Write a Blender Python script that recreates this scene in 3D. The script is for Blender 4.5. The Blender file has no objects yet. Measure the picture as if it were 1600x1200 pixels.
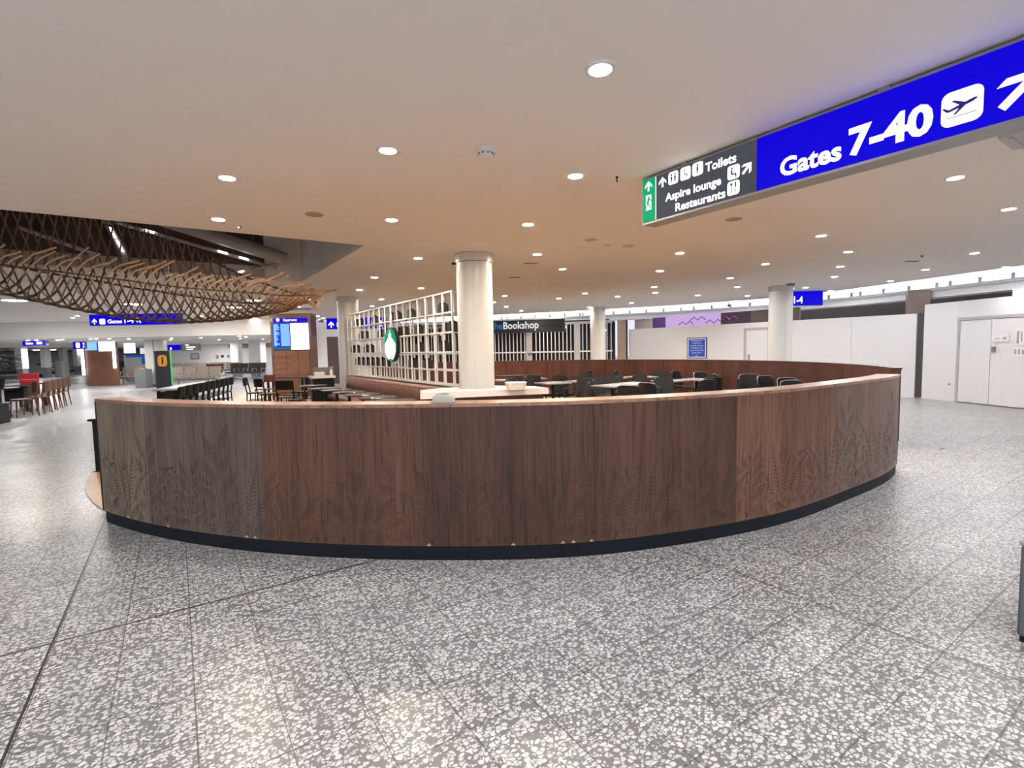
import bpy, math, random
from mathutils import Vector, Matrix
random.seed(7)
PI = math.pi
S = bpy.context.scene
COL = S.collection

# ---------------------------------------------------------------- camera
CAM_F, PITCH, ROLL, EYE = 780.5, .0707, -.0202, 1.505
_fw = Vector((0, math.cos(PITCH), -math.sin(PITCH)))
_r = Vector((1, 0, 0)); _u = _r.cross(_fw)
_c, _s = math.cos(ROLL), math.sin(ROLL)
RIGHT = _c * _r + _s * _u
UP = -_s * _r + _c * _u
FWD = _fw
cam = bpy.data.cameras.new('camera'); cam.sensor_width = 36.0; cam.sensor_fit = 'HORIZONTAL'
cam.lens = CAM_F / 1600 * 36.0; cam.clip_start = .05; cam.clip_end = 300
camo = bpy.data.objects.new('camera', cam); COL.objects.link(camo)
camo.matrix_world = Matrix.Translation((0, 0, EYE)) @ Matrix((RIGHT, UP, -FWD)).transposed().to_4x4()
S.camera = camo

# ---------------------------------------------------------------- light and exposure
S.view_settings.view_transform = 'Standard'; S.view_settings.look = 'None'
S.view_settings.gamma = 1.0; S.view_settings.use_curve_mapping = False
S.view_settings.exposure = 0.0
w = bpy.data.worlds.new('hall_ambience'); S.world = w; w.use_nodes = True
w.node_tree.nodes['Background'].inputs[0].default_value = (.86, .88, 1, 1)
w.node_tree.nodes['Background'].inputs[1].default_value = 1.0
LAMP = 520.0          # radiance of a recessed downlight
COVE = 19.0           # radiance of the strip in the ceiling cove
WARM = (1, .83, .64)
COOL = (1, .975, .955)
def lamp(loc, power, col, size=.2, name='downlight_or_fill'):
    l = bpy.data.lights.new(name, 'AREA'); l.shape = 'DISK'; l.size = size; l.energy = power; l.color = col
    o = bpy.data.objects.new(name, l); COL.objects.link(o); o.location = loc
    return o
# the same ceiling's downlights behind and beside the camera
for (x, y) in ((-3.5, -.8), (-.5, -1.6), (2.6, -.9), (5.6, -.5), (-6.5, -.6), (8, 1.8), (-1.8, -4.6), (1.6, -4.4), (5, -4),
               (-5, -4), (-8.5, 2.2), (8.6, -2)):
    lamp((x, y, 2.985), 85, COOL)

for (x, y) in ((-9.5, 16.6), (-12.5, 18.6), (-15.5, 15), (-18.5, 18.5), (-11, 12.6), (-22, 16), (-9.6, 19.6)):  # extra lamps without fittings, added to brighten fascia and ceiling behind the wicker
    lamp((x, y, 2.985), 60, COOL)
for (x, y) in ((-13, 25), (-18, 25), (-24, 26), (-31, 28), (-14, 31), (-19, 32), (-26, 33), (-34, 36), (-17, 36), (-22, 36.5), (-30, 42), (-38, 44), (-45, 48), (-26, 44)):  # added fill lamps without fittings, lifting the dark far left hall
    lamp((x, y, 2.27), 75, COOL)
# ---------------------------------------------------------------- pixel rays of the calibrated photograph
ORG = Vector((0, 0, EYE))
TH = .592
EB = Vector((math.cos(TH), math.sin(TH), 0))       # across the floor joints
EA = Vector((-math.sin(TH), math.cos(TH), 0))      # along the floor joints
def ray(x, y): return (x - 800) / CAM_F * RIGHT - (y - 600) / CAM_F * UP + FWD
def atz(x, y, z):
    d = ray(x, y); return ORG + d * ((z - EYE) / d.z)
def aty(x, y, Y):
    d = ray(x, y); return ORG + d * (Y / d.y)
def ata(x, y, k):
    d = ray(x, y); return ORG + d * (k / d.dot(EA))
def atb(x, y, k):
    d = ray(x, y); return ORG + d * (k / d.dot(EB))
def G(b, a, z=0.0): return EB * b + EA * a + Vector((0, 0, z))

# ---------------------------------------------------------------- materials
MATS = {}
def lin(c):
    return tuple((v / 12.92 if v <= .04045 else ((v + .055) / 1.055) ** 2.4) for v in (q / 255 for q in c))
def mat(name, col, rough=.5, metal=0, spec=.5, emit=0, ecol=None, trans=0, noise=0, nscale=8, bump=0, coat=0):
    if name in MATS: return MATS[name]
    m = bpy.data.materials.new(name); m.use_nodes = True; nt = m.node_tree; b = nt.nodes['Principled BSDF']
    c = lin(col) + (1,) if max(col) > 1 else tuple(col) + (1,)
    b.inputs['Base Color'].default_value = c
    b.inputs['Roughness'].default_value = rough; b.inputs['Metallic'].default_value = metal
    b.inputs['Specular IOR Level'].default_value = spec
    b.inputs['Coat Weight'].default_value = coat
    if trans: b.inputs['Transmission Weight'].default_value = trans
    if emit:
        e = ecol or col; e = lin(e) if max(e) > 1 else e
        b.inputs['Emission Color'].default_value = tuple(e) + (1,); b.inputs['Emission Strength'].default_value = emit
    if noise or bump:
        tc = nt.nodes.new('ShaderNodeTexCoord'); n = nt.nodes.new('ShaderNodeTexNoise'); n.inputs['Scale'].default_value = nscale
        n.inputs['Detail'].default_value = 4
        nt.links.new(tc.outputs['Object'], n.inputs['Vector'])
        if noise:
            mx = nt.nodes.new('ShaderNodeMix'); mx.data_type = 'RGBA'
            mx.inputs['A'].default_value = tuple(v * (1 - noise) for v in c[:3]) + (1,)
            mx.inputs['B'].default_value = tuple(min(1, v * (1 + noise)) for v in c[:3]) + (1,)
            nt.links.new(n.outputs['Fac'], mx.inputs['Factor']); nt.links.new(mx.outputs['Result'], b.inputs['Base Color'])
        if bump:
            bp = nt.nodes.new('ShaderNodeBump'); bp.inputs['Strength'].default_value = bump; bp.inputs['Distance'].default_value = .01
            nt.links.new(n.outputs['Fac'], bp.inputs['Height']); nt.links.new(bp.outputs['Normal'], b.inputs['Normal'])
    MATS[name] = m; return m
def emat(name, col, strength):
    if name in MATS: return MATS[name]
    m = bpy.data.materials.new(name); m.use_nodes = True; nt = m.node_tree; b = nt.nodes['Principled BSDF']
    c = tuple(lin(col) if max(col) > 1 else col) + (1,)
    b.inputs['Base Color'].default_value = (.004, .004, .004, 1); b.inputs['Roughness'].default_value = .5
    b.inputs['Specular IOR Level'].default_value = .03
    b.inputs['Emission Color'].default_value = c; b.inputs['Emission Strength'].default_value = strength
    MATS[name] = m; return m
def wood(name, c1, c2, su=26, sv=1.2, rough=.38, seed=0, coord='UV', spec=.4):
    if name in MATS: return MATS[name]
    m = bpy.data.materials.new(name); m.use_nodes = True; nt = m.node_tree; b = nt.nodes['Principled BSDF']
    tc = nt.nodes.new('ShaderNodeTexCoord'); mp = nt.nodes.new('ShaderNodeMapping')
    mp.inputs['Scale'].default_value = (su, sv, sv) if coord == 'UV' else (su, su, sv)
    mp.inputs['Location'].default_value = (seed * 3.7, seed * 1.3, 0)
    n = nt.nodes.new('ShaderNodeTexNoise'); n.inputs['Scale'].default_value = 1; n.inputs['Detail'].default_value = 6
    n.inputs['Roughness'].default_value = .65; n.inputs['Distortion'].default_value = .25
    mp2 = nt.nodes.new('ShaderNodeMapping'); mp2.inputs['Scale'].default_value = (su * .14, sv * .25, 1)
    mp2.inputs['Location'].default_value = (seed * 1.7, 0, 0)
    n2 = nt.nodes.new('ShaderNodeTexNoise'); n2.inputs['Scale'].default_value = 1; n2.inputs['Detail'].default_value = 2
    ad = nt.nodes.new('ShaderNodeMath'); ad.operation = 'MULTIPLY_ADD'; ad.inputs[1].default_value = .55
    ad2 = nt.nodes.new('ShaderNodeMath'); ad2.operation = 'MULTIPLY'; ad2.inputs[1].default_value = .45
    cr = nt.nodes.new('ShaderNodeValToRGB')
    cr.color_ramp.elements[0].position = .33; cr.color_ramp.elements[0].color = lin(c1) + (1,)
    cr.color_ramp.elements[1].position = .68; cr.color_ramp.elements[1].color = lin(c2) + (1,)
    L = nt.links.new
    src = tc.outputs['UV'] if coord == 'UV' else tc.outputs['Object']
    L(src, mp.inputs['Vector']); L(mp.outputs[0], n.inputs['Vector']); L(src, mp2.inputs['Vector']); L(mp2.outputs[0], n2.inputs['Vector'])
    L(n2.outputs['Fac'], ad2.inputs[0]); L(n.outputs['Fac'], ad.inputs[0]); L(ad2.outputs[0], ad.inputs[2])
    L(ad.outputs[0], cr.inputs['Fac'])
    if coord == 'UV':       # dark pores and flame figure of the veneer
        mp3 = nt.nodes.new('ShaderNodeMapping'); mp3.inputs['Scale'].default_value = (su * 2.6, sv * 2.2, 1); mp3.inputs['Location'].default_value = (seed * 5.1, seed * .7, 0)
        n3 = nt.nodes.new('ShaderNodeTexNoise'); n3.inputs['Scale'].default_value = 1; n3.inputs['Detail'].default_value = 3; n3.inputs['Distortion'].default_value = .8
        mr = nt.nodes.new('ShaderNodeMapRange'); mr.interpolation_type = 'SMOOTHSTEP'
        mr.inputs['From Min'].default_value = .50; mr.inputs['From Max'].default_value = .72; mr.inputs['To Min'].default_value = 1; mr.inputs['To Max'].default_value = .42
        mu = nt.nodes.new('ShaderNodeMixRGB'); mu.blend_type = 'MULTIPLY'; mu.inputs[0].default_value = 1
        L(src, mp3.inputs['Vector']); L(mp3.outputs[0], n3.inputs['Vector']); L(n3.outputs['Fac'], mr.inputs['Value']); L(cr.outputs['Color'], mu.inputs[1]); L(mr.outputs[0], mu.inputs[2])
        L(mu.outputs[0], b.inputs['Base Color'])
    else: L(cr.outputs['Color'], b.inputs['Base Color'])
    bp = nt.nodes.new('ShaderNodeBump'); bp.inputs['Strength'].default_value = .12; bp.inputs['Distance'].default_value = .004
    L(n.outputs['Fac'], bp.inputs['Height']); L(bp.outputs['Normal'], b.inputs['Normal'])
    b.inputs['Roughness'].default_value = rough; b.inputs['Specular IOR Level'].default_value = spec
    MATS[name] = m; return m
def terrazzo():
    m = bpy.data.materials.new('terrazzo'); m.use_nodes = True; nt = m.node_tree; b = nt.nodes['Principled BSDF']; L = nt.links.new
    N = nt.nodes.new
    def math_(op, a, bb=None, cc=None):
        k = N('ShaderNodeMath'); k.operation = op
        for i, v in enumerate((a, bb, cc)):
            if v is None: continue
            if isinstance(v, (int, float)): k.inputs[i].default_value = v
            else: L(v, k.inputs[i])
        return k.outputs[0]
    tc = N('ShaderNodeTexCoord'); mp = N('ShaderNodeMapping'); mp.inputs['Rotation'].default_value = (0, 0, -TH)
    L(tc.outputs['Object'], mp.inputs['Vector'])
    sx = N('ShaderNodeSeparateXYZ'); L(mp.outputs[0], sx.inputs[0]); gb, ga = sx.outputs[0], sx.outputs[1]
    nz = N('ShaderNodeTexNoise'); nz.inputs['Scale'].default_value = 55; nz.inputs['Detail'].default_value = 2; L(mp.outputs[0], nz.inputs['Vector'])
    dis = N('ShaderNodeMixRGB'); dis.blend_type = 'ADD'; dis.inputs[0].default_value = .016; L(mp.outputs[0], dis.inputs[1]); L(nz.outputs['Color'], dis.inputs[2])
    def chips(scale, r0, r1_, keep, sy):
        m2 = N('ShaderNodeMapping'); m2.inputs['Scale'].default_value = (scale * sy, scale, scale); L(dis.outputs[0], m2.inputs['Vector'])
        v = N('ShaderNodeTexVoronoi'); v.feature = 'DISTANCE_TO_EDGE'; v.voronoi_dimensions = '2D'; v.inputs['Scale'].default_value = 1; L(m2.outputs[0], v.inputs['Vector'])
        c = N('ShaderNodeTexVoronoi'); c.feature = 'F1'; c.voronoi_dimensions = '2D'; c.inputs['Scale'].default_value = 1; L(m2.outputs[0], c.inputs['Vector'])
        sp = N('ShaderNodeSeparateColor'); L(c.outputs['Color'], sp.inputs[0])
        rad_ = math_('MULTIPLY_ADD', sp.outputs[2], r1_ - r0, r0)
        blob = math_('MULTIPLY', math_('SUBTRACT', rad_, c.outputs['Distance']), 9.0)
        edge = math_('MULTIPLY', math_('SUBTRACT', v.outputs['Distance'], .055), 16.0)
        k = math_('MINIMUM', math_('MINIMUM', blob, edge), 1.0)
        k = math_('MAXIMUM', k, 0.0)
        return math_('MULTIPLY', k, math_('LESS_THAN', sp.outputs[0], keep)), sp.outputs[1]
    c1, r1 = chips(46, .27, .60, .86, .78); c2, r2 = chips(88, .28, .5, .42, .85)
    ch = math_('MAXIMUM', c1, c2)
    # joints
    def joint(coord, off, pitch, wid, soft):
        f = math_('FRACT', math_('DIVIDE', math_('SUBTRACT', coord, off - pitch / 2), pitch))
        d = math_('MULTIPLY', math_('ABSOLUTE', math_('SUBTRACT', f, .5)), pitch)
        mr = N('ShaderNodeMapRange'); mr.interpolation_type = 'SMOOTHSTEP'; mr.inputs['From Min'].default_value = wid; mr.inputs['From Max'].default_value = wid + soft
        mr.inputs['To Min'].default_value = 1; mr.inputs['To Max'].default_value = 0; L(d, mr.inputs['Value'])
        return mr.outputs[0]
    jb = joint(gb, .8896, .3, .0017, .0018); ja = joint(ga, 2.2707, .3, .0024, .0022)
    nj = N('ShaderNodeTexNoise'); nj.inputs['Scale'].default_value = .9; L(mp.outputs[0], nj.inputs['Vector'])
    ja = math_('MULTIPLY', ja, math_('MULTIPLY', nj.outputs['Fac'], 1.35)); jb = math_('MULTIPLY', jb, .72)
    def single(coord, at, wid):
        d = math_('ABSOLUTE', math_('SUBTRACT', coord, at)); return math_('LESS_THAN', d, wid)
    big = math_('MAXIMUM', math_('MAXIMUM', single(gb, -.622, .0062), single(gb, 3.005, .0045)),
                math_('MULTIPLY', single(ga, 3.485, .0075), math_('LESS_THAN', gb, 3.0)))
    jt = math_('MAXIMUM', math_('MAXIMUM', ja, jb), math_('MULTIPLY', big, .95))
    # tile to tile tone
    fl = N('ShaderNodeCombineXYZ')
    L(math_('FLOOR', math_('DIVIDE', math_('SUBTRACT', gb, .8896), .3)), fl.inputs[0]); L(math_('FLOOR', math_('DIVIDE', math_('SUBTRACT', ga, 2.2707), .3)), fl.inputs[1])
    wn = N('ShaderNodeTexWhiteNoise'); wn.noise_dimensions = '2D'; L(fl.outputs[0], wn.inputs['Vector'])
    tone = math_('MULTIPLY_ADD', wn.outputs['Value'], .14, .93)
    base = N('ShaderNodeMix'); base.data_type = 'RGBA'; base.inputs['A'].default_value = (.150, .151, .160, 1); base.inputs['B'].default_value = (.218, .218, .228, 1)
    L(nz.outputs['Fac'], base.inputs['Factor'])
    chc = N('ShaderNodeMix'); chc.data_type = 'RGBA'; chc.inputs['A'].default_value = (.50, .503, .515, 1); chc.inputs['B'].default_value = (.70, .705, .72, 1)
    L(r1, chc.inputs['Factor'])
    mx = N('ShaderNodeMix'); mx.data_type = 'RGBA'; L(ch, mx.inputs['Factor']); L(base.outputs['Result'], mx.inputs['A']); L(chc.outputs['Result'], mx.inputs['B'])
    tn = N('ShaderNodeMixRGB'); tn.blend_type = 'MULTIPLY'; tn.inputs[0].default_value = 1; L(mx.outputs['Result'], tn.inputs[1]); L(tone, tn.inputs[2])
    mj = N('ShaderNodeMix'); mj.data_type = 'RGBA'; L(jt, mj.inputs['Factor']); L(tn.outputs[0], mj.inputs['A']); mj.inputs['B'].default_value = (.035, .033, .032, 1)
    L(mj.outputs['Result'], b.inputs['Base Color'])
    nr = N('ShaderNodeTexNoise'); nr.inputs['Scale'].default_value = 1.1; nr.inputs['Detail'].default_value = 3; L(mp.outputs[0], nr.inputs['Vector'])
    L(math_('MULTIPLY_ADD', nr.outputs['Fac'], .12, .24), b.inputs['Roughness'])
    b.inputs['Specular IOR Level'].default_value = .32
    return m

M_FLOOR = terrazzo()
M_CEIL = mat('ceiling_paint', (.91, .885, .85), .75, noise=.015, nscale=.6)
M_WHITE = mat('white_paint', (.84, .84, .83), .5, noise=.02, nscale=2)
M_HOARD = mat('hoarding_board', (.72, .72, .755), .42, noise=.02, nscale=.8)
M_COLM = mat('column_enamel', (.62, .63, .63), .3, coat=.2, noise=.015, nscale=1.5)
M_BLACK = mat('black_satin', (.010, .010, .012), .5, spec=.22, noise=.3, nscale=20)
M_BLKFAB = mat('black_leatherette', (.013, .013, .016), .5, spec=.25, bump=.15, nscale=60)
M_GREYSHELL = mat('charcoal_shell', (.018, .019, .022), .5, spec=.25, noise=.1, nscale=9)
M_KICK = mat('navy_kickplate', (.007, .010, .016), .55, spec=.2, noise=.25, nscale=6)
M_CHROME = mat('brushed_steel', (.62, .62, .62), .28, metal=1, noise=.05, nscale=30)
M_STEEL = mat('grey_steel', (.33, .34, .36), .4, metal=.6, noise=.08, nscale=12)
M_GREY = mat('grey_laminate', (.16, .165, .175), .45, noise=.08, nscale=6)
M_LGREY = mat('pale_grey_paint', (.52, .52, .53), .5, noise=.03, nscale=4)
M_COUNTER = mat('white_solid_surface', (.76, .75, .73), .25, noise=.02, nscale=5)
M_LEATHER = mat('tan_brown_leather', (.150, .064, .044), .42, noise=.25, nscale=7, bump=.1)
M_TABLETOP = mat('dark_walnut_top', (.045, .035, .032), .22, noise=.3, nscale=14)
M_GREYTOP = mat('grey_laminate_top', (.22, .22, .23), .25, noise=.06, nscale=9)
M_LENS = emat('downlight_lens', (1, .955, .91), LAMP)
M_LENSW = emat('warm_downlight_lens', WARM, LAMP * 2.55)
M_BIGLENS = emat('large_downlight_lens', (1, .95, .86), 90)
M_COVE = emat('cove_light_tube', (.97, .97, 1), COVE)
M_SIGNB = emat('sign_blue_backlit', (.004, .0, .72), 1.0)
M_SIGNG = emat('sign_green_backlit', (.0, .42, .16), 1.0)
M_SIGND = emat('sign_charcoal_face', (.070, .074, .092), 1.0)
M_SIGNW = emat('sign_white_backlit', (1, 1, 1), 1.6)
M_SIGNDIM = emat('sign_white_dim', (.86, .86, .88), .85)
M_SCREENW = emat('white_screen', (1, 1, 1), 2.2)
M_SCREENB = emat('pale_blue_screen', (.27, .60, 1), 1.1)
M_SCREEND = emat('deep_blue_screen', (.02, .05, .75), 1.0)
M_GLOW = emat('white_strip_glow', (.97, .95, 1), 6)

# ---------------------------------------------------------------- mesh helper
class MB:
    def __init__(s): s.v = []; s.f = []; s.uv = None
    def add(s, vs, fs):
        k = len(s.v); s.v += [tuple(p) for p in vs]; s.f += [tuple(i + k for i in f) for f in fs]; return s
    def box(s, c, d, rz=0, taper=1.0):
        cx, cy, cz = c; a, b, h = d[0] / 2, d[1] / 2, d[2] / 2; ca, sa = math.cos(rz), math.sin(rz); vs = []
        for z, k in ((-h, 1), (h, taper)):
            for x, y in ((-a, -b), (a, -b), (a, b), (-a, b)):
                x *= k; y *= k
                vs.append((cx + x * ca - y * sa, cy + x * sa + y * ca, cz + z))
        return s.add(vs, [(0, 3, 2, 1), (4, 5, 6, 7), (0, 1, 5, 4), (1, 2, 6, 5), (2, 3, 7, 6), (3, 0, 4, 7)])
    def obox(s, o, u, v, w):        # parallelepiped from a corner and three edge vectors
        o, u, v, w = map(Vector, (o, u, v, w))
        if u.cross(v).dot(w) < 0: u, v = v, u
        vs = [o, o + u, o + u + v, o + v, o + w, o + u + w, o + u + v + w, o + v + w]
        return s.add(vs, [(0, 3, 2, 1), (4, 5, 6, 7), (0, 1, 5, 4), (1, 2, 6, 5), (2, 3, 7, 6), (3, 0, 4, 7)])
    def tube(s, pts, r, n=8, cap=True, flat=None):
        pts = [Vector(p) for p in pts]; rs = r if isinstance(r, (list, tuple)) else [r] * len(pts); rings = []
        prev = None
        for i, p in enumerate(pts):
            t = (pts[min(i + 1, len(pts) - 1)] - pts[max(i - 1, 0)])
            t = t.normalized() if t.length > 1e-9 else Vector((0, 0, 1))
            a = prev if prev is not None else (Vector((0, 0, 1)) if abs(t.z) < .9 else Vector((1, 0, 0)))
            a = a - t * a.dot(t)
            if a.length < 1e-6: a = t.orthogonal()
            a.normalize(); b = t.cross(a); prev = a
            fl = flat or 1
            rings.append([p + a * (math.cos(2 * PI * k / n) * rs[i]) + b * (math.sin(2 * PI * k / n) * rs[i] * fl) for k in range(n)])
        vs = [q for rg in rings for q in rg]; fs = []
        for i in range(len(rings) - 1):
            for k in range(n):
                fs.append((i * n + k, i * n + (k + 1) % n, (i + 1) * n + (k + 1) % n, (i + 1) * n + k))
        if cap:
            fs.append(tuple(range(n - 1, -1, -1))); e = (len(rings) - 1) * n; fs.append(tuple(range(e, e + n)))
        return s.add(vs, fs)
    def bar(s, p, q, w, h): # square bar between two points
        p, q = Vector(p), Vector(q); t = (q - p).normalized()
        a = t.cross(Vector((0, 0, 1)))
        if a.length < 1e-4: a = Vector((1, 0, 0))
        a.normalize(); b = a.cross(t); vs = []
        for e in (p, q):
            for i, j in ((-1, -1), (1, -1), (1, 1), (-1, 1)): vs.append(e + a * (i * w / 2) + b * (j * h / 2))
        return s.add(vs, [(0, 1, 2, 3), (7, 6, 5, 4), (0, 4, 5, 1), (1, 5, 6, 2), (2, 6, 7, 3), (3, 7, 4, 0)])
    def lathe(s, prof, c=(0, 0, 0), n=24, sx=1, sy=1, cap=True):
        vs = []; fs = []; m = len(prof)
        for k in range(n):
            a = 2 * PI * k / n
            for r, z in prof: vs.append((c[0] + r * math.cos(a) * sx, c[1] + r * math.sin(a) * sy, c[2] + z))
        for k in range(n):
            for i in range(m - 1):
                fs.append((k * m + i, ((k + 1) % n) * m + i, ((k + 1) % n) * m + i + 1, k * m + i + 1))
        if cap and prof[0][0] > 1e-6: fs.append(tuple(k * m for k in range(n - 1, -1, -1)))
        if cap and prof[-1][0] > 1e-6: fs.append(tuple(k * m + m - 1 for k in range(n)))
        return s.add(vs, fs)
    def prism(s, poly, z0, z1):
        n = len(poly)
        ar = sum(poly[i][0] * poly[(i + 1) % n][1] - poly[(i + 1) % n][0] * poly[i][1] for i in range(n))
        if ar < 0: poly = poly[::-1]
        vs = [(p[0], p[1], z0) for p in poly] + [(p[0], p[1], z1) for p in poly]
        fs = [tuple(range(n - 1, -1, -1)), tuple(range(n, 2 * n))] + [(i, (i + 1) % n, n + (i + 1) % n, n + i) for i in range(n)]
        return s.add(vs, fs)
    def disk(s, r_, z0, z1, n=28): return s.prism([(r_ * math.cos(2 * PI * k / n), r_ * math.sin(2 * PI * k / n)) for k in range(n)], z0, z1)
    def plate(s, poly2, o, u, v, t):   # 2D polygon on a plane (origin, unit axes), thickness along u x v
        o, u, v = Vector(o), Vector(u), Vector(v); nrm = u.cross(v); n = len(poly2)
        ar = sum(poly2[i][0] * poly2[(i + 1) % n][1] - poly2[(i + 1) % n][0] * poly2[i][1] for i in range(n))
        if ar < 0: poly2 = poly2[::-1]
        a = [o + u * p[0] + v * p[1] for p in poly2]; b = [q + nrm * t for q in a]
        return s.add(a + b, [tuple(range(n - 1, -1, -1)), tuple(range(n, 2 * n))] + [(i, (i + 1) % n, n + (i + 1) % n, n + i) for i in range(n)])
    def sheet(s, fn, nu, nv, t):       # thick surface, fn(u,v) -> (point, normal)
        vs = []; fs = []
        for side in (0, 1):
            for i in range(nu + 1):
                for j in range(nv + 1):
                    p, nn = fn(i / nu, j / nv); p = Vector(p); nn = Vector(nn); vs.append(p + nn * (t / 2 if side else -t / 2))
        W = nv + 1; K = (nu + 1) * W
        for i in range(nu):
            for j in range(nv):
                a, b, c, d = i * W + j, (i + 1) * W + j, (i + 1) * W + j + 1, i * W + j + 1
                fs.append((a, d, c, b)); fs.append((K + a, K + b, K + c, K + d))
        for i in range(nu):
            for j in (0, nv):
                a, b = i * W + j, (i + 1) * W + j; fs.append((a, b, K + b, K + a) if j == 0 else (b, a, K + a, K + b))
        for j in range(nv):
            for i in (0, nu):
                a, b = i * W + j, i * W + j + 1; fs.append((b, a, K + a, K + b) if i == 0 else (a, b, K + b, K + a))
        return s.add(vs, fs)
    def build(s, name, m, parent=None, origin=None, smooth=40, bevel=0):
        me = bpy.data.meshes.new(name); vs = s.v
        if origin is not None:
            o = Vector(origin); vs = [tuple(Vector(p) - o) for p in vs]
        me.from_pydata(vs, [], s.f); me.materials.append(m); me.update()
        if s.uv:
            ul = me.uv_layers.new(name='UVMap')
            for lp in me.loops: ul.data[lp.index].uv = s.uv[lp.vertex_index]
        if smooth:
            me.shade_smooth(); me.set_sharp_from_angle(angle=math.radians(smooth))
        ob = bpy.data.objects.new(name, me); COL.objects.link(ob)
        if parent is not None: ob.parent = parent
        elif origin is not None: ob.location = origin
        if bevel:
            bv = ob.modifiers.new('bevel', 'BEVEL'); bv.width = bevel; bv.segments = 2; bv.limit_method = 'ANGLE'
        return ob
def tag(o, label, cat, group=None):
    o['label'] = label; o['category'] = cat
    if group: o['group'] = group
    return o
def thing(name, label, cat, loc=(0, 0, 0), rz=0, group=None):
    o = bpy.data.objects.new(name, None); COL.objects.link(o); o.location = loc; o.rotation_euler = (0, 0, rz); o.empty_display_size = .2
    return tag(o, label, cat, group)
def structure(o): o['kind'] = 'structure'; return o
def dup(root, loc, rz, label=None, group=None):
    r = root.copy(); COL.objects.link(r); r.location = loc; r.rotation_euler = (0, 0, rz)
    if label: r['label'] = label
    if group: r['group'] = group
    for ch in list(root.children):
        c = ch.copy(); COL.objects.link(c); c.parent = r
        for g in list(ch.children):
            d = g.copy(); COL.objects.link(d); d.parent = c
    return r
ORD = ['first', 'second', 'third', 'fourth', 'fifth', 'sixth', 'seventh', 'eighth', 'ninth', 'tenth', 'eleventh', 'twelfth', 'thirteenth',
       'fourteenth', 'fifteenth', 'sixteenth', 'seventeenth', 'eighteenth', 'nineteenth', 'twentieth', 'twenty-first', 'twenty-second',
       'twenty-third', 'twenty-fourth', 'twenty-fifth', 'twenty-sixth', 'twenty-seventh', 'twenty-eighth', 'twenty-ninth', 'thirtieth',
       'thirty-first', 'thirty-second', 'thirty-third', 'thirty-fourth']
def rrect(w, h, r, n=5, cx=0, cy=0):
    out = []
    for (x, y, a0) in ((w / 2 - r, h / 2 - r, 0), (-w / 2 + r, h / 2 - r, 90), (-w / 2 + r, -h / 2 + r, 180), (w / 2 - r, -h / 2 + r, 270)):
        for k in range(n + 1):
            a = math.radians(a0 + 90 * k / n); out.append((cx + x + r * math.cos(a), cy + y + r * math.sin(a)))
    return out
def circle(r, n=20, cx=0, cy=0): return [(cx + r * math.cos(2 * PI * k / n), cy + r * math.sin(2 * PI * k / n)) for k in range(n)]

# text turned into a mesh on a plane; w, h = target width and letter height
def text_mesh(txt, o, u, v, w, h, name, m, parent, origin, bold=.012, t=.002, ref='H'):
    def geo(s):
        cu = bpy.data.curves.new('lettering', 'FONT'); cu.body = s; cu.offset = bold; cu.resolution_u = 3
        ob = bpy.data.objects.new('lettering', cu); COL.objects.link(ob)
        me = bpy.data.meshes.new_from_object(ob.evaluated_get(bpy.context.evaluated_depsgraph_get()))
        bpy.data.objects.remove(ob); bpy.data.curves.remove(cu); return me
    a = geo(ref); H = max(p.co.y for p in a.vertices); bpy.data.meshes.remove(a)
    me = geo(txt); x0 = min(p.co.x for p in me.vertices); x1 = max(p.co.x for p in me.vertices)
    sx = (w / (x1 - x0)) if w else h / H; sy = h / H
    o, u, v = Vector(o), Vector(u), Vector(v); nn = u.cross(v)
    org = Vector(origin)
    for p in me.vertices: p.co = o + u * ((p.co.x - x0) * sx) + v * (p.co.y * sy) + nn * t - org
    me.materials.clear(); me.materials.append(m); me.name = name
    ob = bpy.data.objects.new(name, me); COL.objects.link(ob); ob.parent = parent
    return ob
def arrow(cx, cy, s, ang, th=.2):
    """arrow pointing up at angle 0; outline polygons (shaft, head)"""
    def rot(p): return (cx + s * (p[0] * math.cos(ang) - p[1] * math.sin(ang)), cy + s * (p[0] * math.sin(ang) + p[1] * math.cos(ang)))
    sh = [(-th / 2, -.5), (th / 2, -.5), (th / 2, .35), (-th / 2, .35)]
    hd = [(0, .5), (.45, .05), (.45, -.2), (0, .25), (-.45, -.2), (-.45, .05)]
    return [[rot(p) for p in sh]], [[rot(p) for p in hd]]
def arrow_part(mb, cx, cy, s, ang, o, u, v, t):
    a, b = arrow(cx, cy, s, ang)
    for q in a: mb.plate(q, o, u, v, t)
    for q in b:
        mb.plate([q[0], q[1], q[2], q[3]], o, u, v, t * 1.05); mb.plate([q[0], q[3], q[4], q[5]], o, u, v, t * 1.05)

# ================================================================ SETTING
fl = MB(); fl.add([(-75, -14, 0), (22, -14, 0), (22, 75, 0), (-75, 75, 0)], [(0, 1, 2, 3)])
structure(fl.build('floor', M_FLOOR, smooth=0))
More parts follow.
